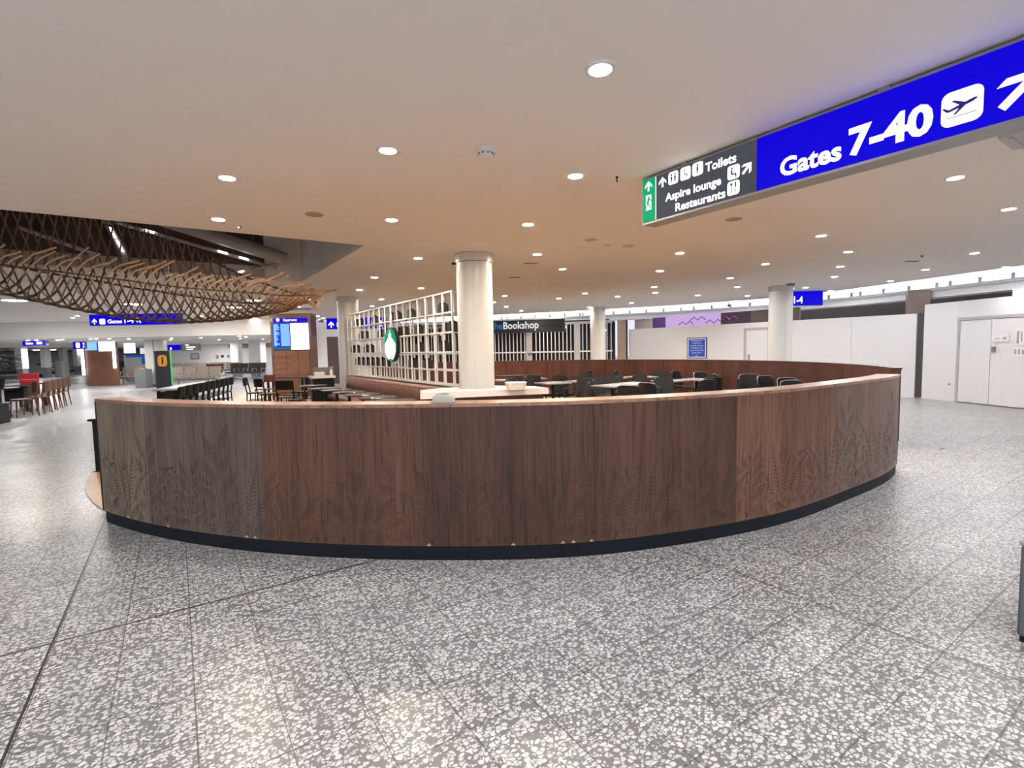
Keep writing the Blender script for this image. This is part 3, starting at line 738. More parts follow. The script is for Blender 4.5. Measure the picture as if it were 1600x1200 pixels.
for px, py in ((839, 397), (879, 420), (1062, 395), (1031, 423), (1022, 448), (1024, 457), (965, 463), (986.5, 473), (914, 458), (788.4, 462), (791, 479), (814.4, 485.5), (873.3, 466), (852, 489), (771, 472), (920.6, 480)):
    downlight(px, py, 'small warm recessed downlight above the cafe seats right of the thick column', 'warm downlights over the cafe seats', warm=True)
for px, py in ((1325, 393), (1313, 416), (1304, 432), (1196, 412), (1141, 434), (1152, 448), (1090, 461), (1168, 462), (1149, 470), (1259, 449), (1298, 454), (1391, 439), (1446, 421), (1572, 417)):
    downlight(px, py, 'small recessed downlight in the ceiling in front of the right cove', 'downlights by the right cove')
for px, py in ((585, 433), (561.6, 452.6), (658, 450), (596, 467.4), (581.4, 478)):
    downlight(px, py, 'small warm downlight above the white lattice screen', 'downlights above the lattice screen', warm=True)
for px, py in ((487.6, 467.4), (466, 479), (505, 497), (496.4, 493.6), (397.6, 497), (316.6, 494), (121, 493), (114, 496)):
    downlight(px, py, 'small downlight in the far ceiling behind the wicker sculpture', 'downlights behind the wicker sculpture')
for px, py in ((43.5, 526), (57, 528.5), (90, 531), (97.5, 529.6), (141, 527.5), (150.6, 526), (170, 525.5), (201, 529.4), (268.5, 527.9), (266.7, 530.8), (314, 527.5), (342, 530.5), (374, 525), (375.4, 528.7), (384, 526.3), (410.4, 530)):
    downlight(px, py, 'tiny downlight in the low soffit of the far left hall', 'downlights in the far low soffit', z=2.30)
for px, py, lb in ((22, 468, 'large round ceiling light at the far left behind the wicker sculpture'), (208, 474, 'large round ceiling light glowing through the wicker above the small gates sign'),
                   (366, 479, 'large round ceiling light glowing through the right part of the wicker'), (396.6, 468, 'round ceiling light seen through the wicker near its right tip')):
    p = atz(px, py, 3.0); t = thing('ceiling_light', lb, 'ceiling light', p); r_ = .24 if px != 396.6 else .18
    MB().lathe([(r_, -.03), (r_ + .03, -.025), (r_ + .03, 0)], n=28, cap=False).build('rim', M_WHITE, t); MB().disk(r_, -.026, -.02).build('diffuser', M_BIGLENS, t, smooth=0)
p = atz(759, 233, 3.0); t = thing('smoke_detector', 'white domed smoke detector on the ceiling between two downlights', 'smoke detector', p)
MB().lathe([(.072, 0), (.072, -.022), (.066, -.03)], n=24).build('base', M_WHITE, t)
MB().lathe([(.058, -.03), (.056, -.05), (.03, -.066), (0, -.068)], n=24).build('sensor_dome', M_WHITE, t)
vm = MB()
for k in range(10):
    a = k * PI / 5; vm.box((.0575 * math.cos(a), .0575 * math.sin(a), -.041), (.016, .008, .010), a + PI / 2)
vm.build('vent_slot', M_GREY, t, smooth=0)
def disc(px, py, r_, nm, lb, cat, m, grille=True, h=.006):
    p = atz(px, py, 3.0); t = thing(nm, lb, cat, p)
    MB().lathe([(r_ * .9, -h * .6), (r_ * .9, -h), (r_, -h * .7), (r_, 0)], n=32, cap=False).build('rim', m, t)
    if grille: MB().disk(r_ * .9, -h * .6, 0, 32).build('cover', m, t, smooth=0)
    return t
M_SPK = mat('speaker_grille', (.36, .32, .28), .8, noise=.2, nscale=120)
disc(491, 335, .095, 'ceiling_speaker', 'round brownish ceiling speaker above the tip of the wicker', 'speaker', M_SPK)
disc(1147, 342.5, .095, 'ceiling_speaker', 'round brownish ceiling speaker below the overhead sign', 'speaker', M_SPK)
for (px, py, lb) in ((680, 385, 'large round access hatch beside the thick column top'), (905, 392, 'large round access hatch right of the thick column, by small discs')):
    disc(px, py, .29, 'access_hatch', lb, 'access hatch', M_CEIL, h=.014)
for (px, py, r_, lb) in ((923, 374, .085, 'small round cover disc behind the right access hatch'), (949, 383, .05, 'tiny round cover disc right of the right access hatch'), (982, 384, .09, 'small round cover disc farthest right of the access hatches')):
    disc(px, py, r_, 'ceiling_disc', lb, 'ceiling disc', mat('beige_disc', (.6, .54, .47), .6), h=.012)
for (px, py, lb) in ((804, 433, 'dark slot diffuser above the black bookshop sign'), (829, 411, 'dark slot diffuser right of the thick column top'), (1425, 408, 'pale slot diffuser above the cove, right side')):
    p = atz(px, py, 3.0); t = thing('slot_diffuser', lb, 'diffuser', p); MB().box((0, 0, -.004), (.24, .08, .008)).build('frame', M_SPK, t)
    MB().box((0, .0, -.009), (.20, .02, .004)).build('slot', M_BLACK, t)
for (px, py, lb) in ((374, 351, 'small sensor head on the ceiling in front of the roof opening'), (1441, 398, 'small sensor head on the ceiling above the right cove'), (964, 276, 'tiny black sprinkler tip left of the overhead sign')):
    p = atz(px, py, 3.0); t = thing('ceiling_sensor', lb, 'sensor', p); k = .25 if px == 964 else 1
    MB().lathe([(.045 * k, 0), (.045 * k, -.012), (.02 * k, -.014)], n=16).build('base', M_WHITE if k == 1 else M_BLACK, t)
    MB().lathe([(.022 * k, -.014), (.022 * k, -.04), (.012 * k, -.05), (0, -.05)], n=16).build('head', M_SPK if k == 1 else M_BLACK, t)
def camera_thing(p, lb):
    t = thing('security_camera', lb, 'camera', p); MB().lathe([(.05, 0), (.05, -.03), (.02, -.035), (.02, -.09)], n=16).build('mount', M_LGREY, t)
    MB().lathe([(.055, -.09), (.05, -.13), (.03, -.16), (0, -.17)], n=16).build('dome', M_BLACK, t)
camera_thing(atz(1138.5, 472, 3.0), 'dark dome camera hanging from the ceiling left of the right column')
p = atz(504, 494, 3.0); t = thing('security_camera', 'small grey box camera on the ceiling left of the lattice column', 'camera', p)
MB().tube([(0, 0, 0), (0, 0, -.16)], .015).build('mount', M_LGREY, t); MB().box((-.05, -.08, -.2), (.12, .3, .11)).build('camera_body', M_GREY, t, bevel=.01)
q = G(13.3, 7.03); t = thing('sensor_box', 'small dark sensor box on the ceiling above the right column', 'sensor', (q.x - .05, q.y - .55, 3.0)); MB().box((0, 0, -.03), (.16, .10, .06)).build('box_body', M_GREY, t, bevel=.008)
q = G(4.02, 6.99); t = thing('sensor_box', 'tiny dark sensor on the upper left side of the thick white column', 'sensor', (q.x - .315, q.y - .05, 2.86)); MB().box((0, 0, 0), (.06, .05, .03)).build('box_body', M_BLACK, t, bevel=.004)
p = atz(1597, 212, 3.0); t = thing('ceiling_vent', 'grey square ceiling vent behind the overhead sign at the right edge', 'vent', p + D * .12, TH)
MB().box((0, 0, -.02), (.42, .42, .04)).build('vent_frame', M_LGREY, t, bevel=.01)
for k in range(5): MB().box((0, -.14 + .07 * k, -.046), (.36, .02, .012)).build('louvre', M_LGREY, t)

# ================================================================ WICKER SCULPTURE
M_WICK = wood('wicker_strip', (92, 68, 50), (146, 114, 86), su=3, sv=3, coord='Object', rough=.6)
M_WICKLIT = wood('lit_wicker_tip', (160, 124, 92), (198, 162, 124), su=3, sv=3, coord='Object', rough=.6)  # paler copy of the wicker, light from above painted into the colour
def interp(tab, x):
    if x <= tab[0][0]: return tab[0][1]
    for (a, va), (b, vb) in zip(tab, tab[1:]):
        if x <= b:
            t = (x - a) / (b - a); return va + (vb - va) * t
    return tab[-1][1]
ZBOT = [(-7, 2.75), (-4, 2.62), (-1.8, 2.34), (-1.2, 2.18), (-.5, 2.03), (.16, 1.99), (.67, 2.03), (1.12, 2.1), (1.6, 2.21), (2.05, 2.42)]
ZNEAR = [(-7, 2.75), (-3, 2.62), (-1.6, 2.58), (-.75, 2.50), (0, 2.42), (.46, 2.39), (1.35, 2.36), (1.7, 2.40), (2.05, 2.46)]
ZFAR = [(-7, 3.75), (-.84, 3.70), (-.26, 3.60), (.27, 3.42), (.83, 3.12), (1.33, 2.86), (1.8, 2.62), (2.05, 2.50)]
def wk(B, th):    # th -1 near rim .. 0 bottom .. 1 far rim
    k = max(.12, min(1, (2.25 - B) / 1.1)) ** .6; a = th * PI / 2
    A = 9.0 + (1.05 if th < 0 else 1.40) * k * math.sin(a)
    zt = interp(ZNEAR if th < 0 else ZFAR, B); z = interp(ZBOT, B)
    return G(B, A, z + (zt - z) * (1 - math.cos(a)))
wl = G(-.6, 9.0, 2.0); wick = thing('wicker_sculpture', 'huge hanging wicker sculpture of woven bent strips below the roof opening', 'sculpture', wl)
near_w, far_w, tips = MB(), MB(), MB()
def flatstrip(mb, pts, wd, th=.006):
    mb.tube(pts, wd / 2, n=6, flat=.45)
n = 74
for i in range(n):
    B0 = -5.4 + 7.1 * i / (n - 1)
    for sgn in (1, -1):
        if sgn == -1 and i % 2: continue
        pts = []; rise = .34 if sgn == 1 else .22
        for k in range(9):
            th = -1 + k / 8; B = B0 + sgn * (.28 - rise * (1 + th)) * 1.0; pts.append(wk(min(B, 2.02), th))
        flatstrip(near_w, pts, .017)
        if sgn == 1:       # free ends flaring out above the near rim
            a = pts[0]; b = pts[1]; ln = R.uniform(.20, .50)
            dirv = (EB * R.uniform(.6, .9) - EA * R.uniform(.2, .6) + UZ * (R.uniform(.38, .70) - .16 * max(0, B0))).normalized()
            t0 = (a - b).normalized()
            flatstrip(tips, [b, a, a + (t0 * .5 + dirv * .5) * ln * .45, a + dirv * ln], .024)
for i in range(54):
    B0 = -5.6 + 7.2 * i / 53
    for sgn in (1, -1):
        pts = []
        for k in range(9):
            th = k / 8; B = B0 + sgn * .42 * th * (1 if sgn == 1 else 1.5); pts.append(wk(min(B, 2.0), th))
        flatstrip(far_w, pts, .042)
fan = MB()
for i in range(34):
    t_ = i / 33; th = -.9 + 1.7 * t_; a = wk(1.25 + .25 * R.random(), th); b = wk(1.75, th * .9)
    out = G(1.98 + .16 * math.sin(PI * t_) + R.uniform(-.10, .03), 8.55 + .9 * t_, 2.22 + .50 * t_ + R.uniform(-.03, .03)); flatstrip(fan, [a, b, out], .020)
near_w.build('near_strips', M_WICK, wick, origin=wl); far_w.build('far_strips', wood('grey_wicker_strip', (118, 100, 86), (166, 144, 124), su=3, sv=3, coord='Object', rough=.6), wick, origin=wl); tips.build('strip_ends', M_WICKLIT, wick, origin=wl); fan.build('tip_fan', M_WICKLIT, wick, origin=wl)
hoop = MB()
for th in (-.98, -.02, .55, .97):
    hoop.tube([wk(B / 10, th) for B in range(-60, 21)], .010 if th < 0 else .014, n=6)
hoop.tube([G(1.95, 8.55, 2.30), G(2.0, 8.8, 2.36), G(2.06, 9.0, 2.42), G(2.1, 9.2, 2.5), G(2.06, 9.4, 2.58)], .012, n=6)
hoop.build('edge_hoop', mat('dark_wicker_hoop', (.06, .04, .03), .6), wick, origin=wl)
for (b, th) in ((-4.5, -.98), (-2.2, -.98), (0, -.98), (1.3, .9), (-.4, .97), (-3, .97)):
    q = wk(b, th); MB().tube([q, Vector((q.x, q.y, 4.75))], .004, n=5).build('suspension_cable', M_STEEL, wick, origin=wl)
# steel in the roof-light
M_BEAM = mat('pale_steel_beam', (.40, .40, .41), .4, noise=.05)
def beam(px0, py0, px1, py1, k, w_, lb, lights=()):
    a, b = ata(px0, py0, k), ata(px1, py1, k); t = thing('roof_beam', lb, 'beam', (a + b) / 2); o = (a + b) / 2
    MB().tube([a, b], w_, n=14).build('beam_tube', M_BEAM, t, origin=o)
    for (u0, u1) in lights:
        c, d = a.lerp(b, u0) - EA * (w_ + .012) , a.lerp(b, u1) - EA * (w_ + .012); MB().bar(c, d, .05, .03).build('led_or_glint', M_GLOW, t, origin=o, smooth=0)
beam(215, 330, 447, 405, 11.05, .13, 'thick grey roof tube running down to the right inside the roof opening')
beam(180, 347, 432, 419, 11.2, .035, 'thin pale rail with small lights below the thick roof tube', ((.16, .22), (.60, .66), (.74, .80)))
beam(160, 335, 214, 432, 11.1, .055, 'pale slanting roof strut with two glowing reflection strips behind the wicker', ((.22, .38), (.42, .60)))  # both strips are added glow standing in for reflections on the strut
beam(30, 355, 150, 398, 11.15, .035, 'long thin pale strut at the left inside the roof opening')
beam(372, 426, 440, 411, 11.1, .03, 'short pale rail at the right end of the roof opening', ((.0, .12),))

# ================================================================ COUNTER, BANQUETTE, LATTICE
def gpoly(pts): return [tuple(G(b, a)[:2]) for b, a in pts]
cpt = G(3.9, 6.8); ct = thing('counter', 'white counter slab wrapped round the foot of the thick white column', 'counter', (cpt.x, cpt.y, 0)); co = ct.location.copy()
def col_cut(r, side):   # outline of the slab with the column standing through it
    return None
outer = [(2.95, 6.80), (4.80, 6.12), (4.86, 6.60), (4.55, 7.02), (4.36, 7.40), (3.55, 7.42), (3.15, 7.25)]
cb, ca_ = 4.02, 6.99
ang = sorted((math.atan2(a - ca_, b - cb), b, a) for b, a in outer)
def slab_ring(z0, z1, scale, m, name, r=.302, bev=0):
    mb = MB(); N_ = 64; vs = []
    def outr(t):
        best = None
        for i in range(len(outer)):
            (x1, y1), (x2, y2) = outer[i], outer[(i + 1) % len(outer)]
            dx, dy = math.cos(t), math.sin(t); ex, ey = x2 - x1, y2 - y1; den = dx * ey - dy * ex
            if abs(den) < 1e-9: continue
            k = ((x1 - cb) * ey - (y1 - ca_) * ex) / den; u_ = ((x1 - cb) * dy - (y1 - ca_) * dx) / den
            if k > 0 and -1e-6 <= u_ <= 1 + 1e-6: best = k if best is None else max(best, k)
        return best
    ts = sorted([2 * PI * i / N_ for i in range(N_)] + [math.atan2(a - ca_, b - cb) % (2 * PI) for b, a in outer])
    for t in ts:
        ro = max(r + .02, outr(t) * scale)
        for rr, z in ((r, z0), (r, z1), (ro, z1), (ro, z0)):
            q = G(cb + rr * math.cos(t), ca_ + rr * math.sin(t), z); vs.append(q)
    n_ = len(ts); fs = []
    for i in range(n_):
        k = i * 4; k2 = ((i + 1) % n_) * 4
        for j in range(4): fs.append((k + j, k + (j + 1) % 4, k2 + (j + 1) % 4, k2 + j))
    mb.add(vs, fs); return mb.build(name, m, ct, origin=co, smooth=0, bevel=bev)
slab_ring(.79, .885, 1.0, M_COUNTER, 'worktop'); slab_ring(.10, .79, .93, wood('dark_counter_wood', (46, 28, 24), (74, 48, 40), su=12, sv=2, coord='Object'), 'cabinet'); slab_ring(0.006, .10, .9, M_BLACK, 'plinth')
p = atz(806, 608.5, .885); t = thing('tray_stack', 'white rounded tub standing on the white counter right of the column', 'tub', p, .2)
def tub_mb(w0, w1, d0, d1, h, th_=.012):
    mb = MB(); rows = []
    for (w_, d_, z) in ((w0, d0, 0), (w1, d1, h), (w1 - 2 * th_, d1 - 2 * th_, h), (w0 - 2 * th_, d0 - 2 * th_, th_)): rows.append([(x, y, z) for x, y in rrect(w_, d_, min(w_, d_) * .3, 5)])
    n_ = len(rows[0]); vs = [q for r_ in rows for q in r_]; fs = [tuple(range(n_ - 1, -1, -1)), tuple(range(3 * n_, 4 * n_))]
    for i in range(3):
        for k in range(n_): fs.append((i * n_ + k, i * n_ + (k + 1) % n_, (i + 1) * n_ + (k + 1) % n_, (i + 1) * n_ + k))
    return mb.add(vs, fs)
tub_mb(.27, .31, .2, .24, .10).build('tub_body', M_COUNTER, t); MB().prism(rrect(.32, .25, .08), .098, .112).build('tub_rim', M_COUNTER, t)
p = near_pt(th_of(atz(690, 630, 1.13)), -.12); t = thing('glass_dish', 'clear glass dish on the partition cap in front of the white counter', 'dish', (p.x, p.y, 1.13))
M_GLASS = mat('clear_glass', (.92, .94, .94), .22, trans=.72)
M_GLASS.node_tree.nodes['Principled BSDF'].inputs['IOR'].default_value = 1.12
MB().lathe([(.0, .004), (.05, .0), (.085, .006), (.078, .035), (.05, .058), (.045, .058), (.07, .033), (.075, .012), (.0, .01)], n=28).build('bowl', M_GLASS, t)
MB().lathe([(.088, .0), (.098, .004), (.088, .009), (.080, .006)], n=28, cap=False).build('rim', M_GLASS, t)
# banquette along the grid line, facing the seats on the left
bq = G(3.62, 10.4); ban = thing('banquette', 'long brown leather channelled banquette below the white lattice screen', 'bench', (bq.x, bq.y, 0)); bo = ban.location.copy()
A0_, A1_ = 7.45, 12.95; back = MB(); nch = 46
for i in range(nch):
    a = A0_ + (A1_ - A0_) * (i + .5) / nch; w_ = (A1_ - A0_) / nch
    vs = []; prof = [(3.62, .46), (3.60, .60), (3.62, .76), (3.68, .85), (3.76, .875), (3.82, .86)]
    rows = []
    for k in range(7):
        f = k / 6; bul = .026 * math.sin(PI * f); rows.append([G(b - bul, a - w_ / 2 + w_ * f, z + bul * .35) for b, z in prof])
    vs = [q for r_ in rows for q in r_]; m_ = len(prof); fs = []
    for k in range(6):
        for j in range(m_ - 1): fs.append((k * m_ + j, k * m_ + j + 1, (k + 1) * m_ + j + 1, (k + 1) * m_ + j))
    back.add(vs, fs)
back.obox(G(3.64, A0_, .40), EB * .2, EA * (A1_ - A0_), UZ * .44)
back.build('channelled_back', M_LEATHER, ban, origin=bo, smooth=50)
MB().obox(G(3.12, A0_, .36), EB * .54, EA * (A1_ - A0_), UZ * .10).build('seat_cushion', M_LEATHER, ban, origin=bo, bevel=.03)
MB().obox(G(3.20, A0_ + .03, .006), EB * .62, EA * (A1_ - A0_ - .06), UZ * .36).build('base', M_BLACK, ban, origin=bo, smooth=0)
# lattice
lb_ = G(3.93, 10.4); lat = thing('lattice_screen', 'tall white grid shelf screen behind the banquette, dotted with black jars', 'screen', (lb_.x, lb_.y, .0)); lo_ = lat.location.copy()
ROWS = [.90, 1.155, 1.465, 1.80, 2.13, 2.47]; UPS = [7.46 + .355 * i for i in range(18)]
M_LAT = mat('lattice_white', (.80, .80, .79), .4)
for z in ROWS:
    mb = MB(); mb.obox(G(3.84, UPS[0] - .02, z - .011), EB * .022, EA * (UPS[-1] - UPS[0] + .04), UZ * .026); mb.obox(G(4.04, UPS[0] - .02, z - .011), EB * .022, EA * (UPS[-1] - UPS[0] + .04), UZ * .026)
    mb.obox(G(3.863, UPS[0] - .02, z - .008), EB * .176, EA * (UPS[-1] - UPS[0] + .04), UZ * .008)
    mb.build('shelf', M_LAT, lat, origin=lo_, smooth=0)
for i, a in enumerate(UPS):
    mb = MB(); mb.obox(G(3.838, a - .012, .885), EB * .026, EA * .024, UZ * (2.485 - .885)); mb.obox(G(4.038, a - .012, .885), EB * .026, EA * .024, UZ * (2.485 - .885))
    mb.build('upright', M_LAT, lat, origin=lo_, smooth=0)
lbm = MB(); lbm.obox(G(3.85, UPS[0] - .02, .006), EB * .2, EA * (UPS[-1] - UPS[0] + .04), UZ * .87); lbm.build('base_panel', wood('dark_base_wood', (60, 34, 28), (92, 56, 46), su=10, sv=2, coord='Object'), lat, origin=lo_, smooth=0)
JAR = None; spots = []
for k, row in enumerate([[(118, 420), (155, 410), (285, 395), (395, 365), (430, 355), (600, 330), (832, 285)],
                         [(160, 530), (200, 535), (300, 515), (345, 520), (495, 510), (555, 490), (670, 480), (922, 445)],
                         [(92, 665), (120, 670), (210, 665), (247, 660), (640, 640), (850, 635)],
                         [(105, 790), (130, 785), (175, 800), (212, 785), (255, 800), (320, 795), (355, 795), (575, 795), (705, 795)]]):
    for j, (zx, zy) in enumerate(row):
        q = atb(540 + zx / 5.715, 430 + zy / 5.715, 3.945); a = min(max(q.dot(EA), 7.6), 13.4)
        # centre in the nearest bay
        i = min(range(17), key=lambda i: abs((UPS[i] + UPS[i + 1]) / 2 - a)); spots.append((k, j, i))
seen = set(); rown = ['top', 'second', 'third', 'fourth']
done = {}
for (k, j, i) in spots:
    alt = sorted(range(17), key=lambda v: abs(v - i)); i = next(v for v in alt if (k, v) not in seen)
    seen.add((k, i)); done.setdefault(k, []).append(i)
for k in done:
    for j, i in enumerate(sorted(done[k], reverse=True)):
        q = G(3.95, (UPS[i] + UPS[i + 1]) / 2, ROWS[4 - k] + .0005)
        label = f'{ORD[j]} black jar from the left on the {rown[k]} shelf of the lattice screen'
        if JAR is None:
            JAR = thing('storage_jar', label, 'jar', q, TH, 'black jars in the lattice screen')
            MB().prism(rrect(.15, .17, .03), 0, .165).build('jar_body', mat('black_jar', (.010, .010, .011), .35), JAR)
            MB().lathe([(.062, .165), (.068, .172), (.066, .19), (.03, .205), (.014, .215), (.014, .225), (0, .226)], n=18).build('lid', M_BLACK, JAR)
        else: dup(JAR, q, TH, label)
# round logo sign in front of the lattice
q = atb(610, 538.5, 3.74); lg = thing('logo_sign', 'round lit green and white logo sign hung in front of the lattice screen', 'sign', q); lo2 = lg.location.copy()
LU, LV = -EA, UZ; LN = LU.cross(LV)
if LN.dot(-EB) < 0: LU = EA; LN = LU.cross(LV)
RR = .345
mb = MB(); mb.plate(circle(RR + .012, 48), q - LN * .075, LU, LV, .07); mb.build('sign_body', M_BLACK, lg, origin=lo2, smooth=50)
M_LGW = emat('logo_white', (1, 1, 1), 1.25); M_LGG = emat('logo_green', (.0, .33, .16), 1.0)
mb = MB(); mb.plate(circle(RR, 48), q, LU, LV, .006); mb.build('green_disc', M_LGG, lg, origin=lo2, smooth=0)
def lgp(name, polys, m, off):
    mb = MB()
    for i, pl in enumerate(polys): mb.plate([(x * RR, y * RR) for x, y in pl], q + LN * (.006 + off + .0002 * i), LU, LV, .002)
    return mb.build(name, m, lg, origin=lo2, smooth=0)
star = [((.11 if k % 2 == 0 else .045) * math.cos(PI / 2 + k * PI / 5), .80 + (.11 if k % 2 == 0 else .045) * math.sin(PI / 2 + k * PI / 5)) for k in range(10)]
crown = [(-.22, .50), (-.26, .68), (-.13, .62), (0, .74), (.13, .62), (.26, .68), (.22, .50)]
lgp('crown_star', [star], M_LGW, .001)
lgp('crown', [crown[:3] + [(0, .5)], [crown[2], crown[3], crown[4], (0, .5)], crown[4:] + [(0, .5)]], M_LGW, .001)
lgp('face', [[(.30 * math.cos(a * .2617), .22 + .36 * math.sin(a * .2617)) for a in range(24)]], M_LGW, .002)
hair = []
for sgn in (-1, 1):
    for k in range(4):
        x0 = .30 + k * .155; hair.append([(sgn * x0, .42 - k * .10), (sgn * (x0 + .12), .36 - k * .10), (sgn * (x0 + .135), -.30 - .05 * k), (sgn * (x0 + .03), -.44), (sgn * (x0 - .01), -.1)])
for pl_ in hair: lgp('wave_hair', [pl_], M_LGW, .002)
lgp('torso', [[(-.30, .0), (.30, .0), (.36, -.40), (.22, -.86), (-.22, -.86), (-.36, -.40)]], M_LGW, .003)
for sgn in (-1, 1): lgp('tail_band', [[(sgn * .44, -.42), (sgn * .70, -.36), (sgn * .66, -.52), (sgn * .48, -.72), (sgn * .34, -.80)]], M_LGW, .003)
for sgn in (-1, 1): lgp('tail_band', [[(sgn * .34, -.38), (sgn * .86, -.42), (sgn * .66, -.70), (sgn * .30, -.93), (sgn * .2, -.86)]], M_LGW, .0025)
lgp('face_line', [[(-.13, .24), (-.04, .25), (-.04, .265), (-.13, .27)], [(.04, .25), (.13, .24), (.13, .27), (.04, .265)], [(-.07, .06), (.07, .06), (.04, .04), (-.04, .04)], [(-.015, .12), (.02, .12), (.01, .24), (-.005, .24)]], M_LGG, .004)
MB().bar(q + UZ * RR - LN * .03, q + UZ * (RR + .28) - LN * .03, .05, .05).build('hanger', M_LGREY, lg, origin=lo2)
MB().bar(q - UZ * RR - LN * .03, q - UZ * (RR + .12) - LN * .03, .05, .05).build('stem', M_LGREY, lg, origin=lo2)

# ================================================================ SEATING AND TABLES
def chair_shell(name, label, rim=False, m=M_BLKFAB):
    t = thing(name, label, 'chair')
    MB().sheet(lambda u, v: ((-.23 + .46 * u, -.20 + .42 * v, .445 + .03 * (2 * u - 1) ** 2 - .02 * v * v), (0, 0, 1)), 8, 8, .03).build('seat', m, t, smooth=50)
    def bk(u, v):
        x = 2 * u - 1; w_ = .24 - .03 * v; a = x * .9
        return (w_ * math.sin(a) / math.sin(.9), -.215 + .10 * (1 - math.cos(a)) * 1.6 - .085 * v, .43 + .41 * v - .035 * v * x ** 4), (math.sin(a) * -.6, 1, .15)
    MB().sheet(bk, 10, 8, .026).build('backrest', m, t, smooth=50)
    for sx in (-1, 1):
        for sy in (-1, 1): MB().tube([(sx * .17, sy * .16, .44), (sx * .22, sy * .21 - (.02 if sy < 0 else 0), .006)], [.014, .011], n=8).build('leg', M_BLACK if not rim else M_CHROME, t)
    if rim:
        pts = []
        for k in range(5): pts.append(bk(0, k / 4 * 1.0)[0])
        for k in range(1, 10): pts.append(bk(k / 10, 1)[0])
        for k in range(4, -1, -1): pts.append(bk(1, k / 4)[0])
        MB().tube(pts, .008, n=6).build('back_rim', M_STEEL, t)
    return t
def armchair(name, label):
    t = chair_shell(name, label, m=M_GREYSHELL)
    for sx in (-1, 1): MB().tube([(sx * .2, -.2, .66), (sx * .27, .0, .66), (sx * .25, .18, .64), (sx * .22, .2, .44)], .014, n=8).build('armrest', M_BLACK, t)
    return t
first = {}
def place(kind, maker, loc, rz, label, group):
    if kind not in first:
        t = maker(label); first[kind] = t; t.location = loc; t.rotation_euler = (0, 0, rz)
        if group: t['group'] = group
        return t
    return dup(first[kind], loc, rz, label, group)
# black cafe chairs on the right, placed by the top of the back (0.84 m)
CH = [(873, 590, 2.6, 's'), (909, 578.5, 1.2, 'a'), (928, 586.5, 2.9, 'a'), (935, 594, 2.4, 'a'), (848, 588.5, 3.2, 's'), (965, 592.5, 3.4, 'a'), (977, 579, 4.4, 's'), (954, 584.5, 3.1, 'a'),
      (978, 587.5, 4.2, 's'), (1012, 586, 3.6, 'a'), (1041, 587.5, 3.3, 'a'), (1060, 580.5, 3.0, 'a'), (1087, 579.5, 3.9, 's'), (999, 600, 5.6, 's'), (1023, 598, 5.2, 's'),
      (1078, 591, .4, 's'), (1102, 589, .2, 's'), (1126, 584.5, 4.6, 's'), (1153, 583.2, 3.5, 'r'), (1166, 585.5, 3.0, 'r'), (1204, 584.8, 3.5, 'r'), (1216, 590.5, 3.3, 's'), (1266, 589.8, 3.3, 'r'), (1251, 596.5, 3.2, 'r'),
      (896, 597, 1.8, 's'), (806, 588, 2.0, 's'), (838, 590, 4.0, 's')]
CH.sort(key=lambda c: c[0])
mk = {'s': lambda l: chair_shell('cafe_chair', l), 'a': lambda l: armchair('cafe_armchair', l), 'r': lambda l: chair_shell('cafe_chair', l, True)}
desc = {'s': 'black cafe chair', 'a': 'charcoal cafe armchair', 'r': 'metal-rimmed black cafe chair'}
TB = [(793, 593.4, .3), (831.5, 591, .3), (864, 598, .5), (911, 595.3, .6), (954, 590.2, .5), (957, 602.3, .62), (990, 599.0, .62), (1002, 588.6, .4), (1047.5, 594.4, .6), (1088, 592.6, .6)]
TP = [atz(px, py, .74) for px, py, rz in TB]
CP = [atz(px, py, .84) for px, py, rz, kd in CH]
for it in range(240):        # nothing stands in anything else
    for i, p in enumerate(CP):
        mv = Vector((0, 0, 0))
        for others, dm in ((TP, .72), (CP, .68)):
            for q in others:
                if q is p: continue
                d = Vector((p.x - q.x, p.y - q.y, 0)); L = d.length
                if 1e-6 < L < dm: mv += d.normalized() * (dm - L) * .4
        if mv.length > 0 and it < 150: mv.x *= .6
        n_ = p + mv; c = Vector((n_.x - FC.x, n_.y - FC.y, 0))
        if c.length > 5.66: c = c.normalized() * 5.66; n_.x, n_.y = FC.x + c.x, FC.y + c.y
        CP[i] = n_
for i, k in enumerate(sorted(range(len(CH)), key=lambda k: CP[k].x / CP[k].y)):
    px, py, rz, kd = CH[k]; p = CP[k]
    place(kd, mk[kd], (p.x, p.y, .006), rz, f'{desc[kd]}, {ORD[i]} chair from the left beyond the thick column', 'black chairs in the right half of the cafe')
def table_rect(name, label, w_=.62, d_=.62, m=M_GREYTOP):
    t = thing(name, label, 'table')
    MB().prism(rrect(w_, d_, .03), .715, .74).build('tabletop', m, t, bevel=.004); MB().tube([(0, 0, .02), (0, 0, .715)], .032, n=12).build('pedestal', M_BLACK, t)
    MB().box((0, 0, .01), (.40, .40, .02)).build('table_base', M_BLACK, t, bevel=.004)
    return t
for i, (px, py, rz) in enumerate(TB):
    p = TP[i]; place('tr', lambda l: table_rect('cafe_table', l), (p.x, p.y, .006), rz, f'square grey-topped cafe table, {ORD[i]} from the left, right of the thick column', 'square tables in the right half of the cafe')
p = atz(808, 586.5, .74); t = table_rect('cafe_table', 'long dark table against the far partition just right of the thick column', 1.5, .5, M_TABLETOP); t.location = (p.x, p.y, .006); t.rotation_euler = (0, 0, .1)
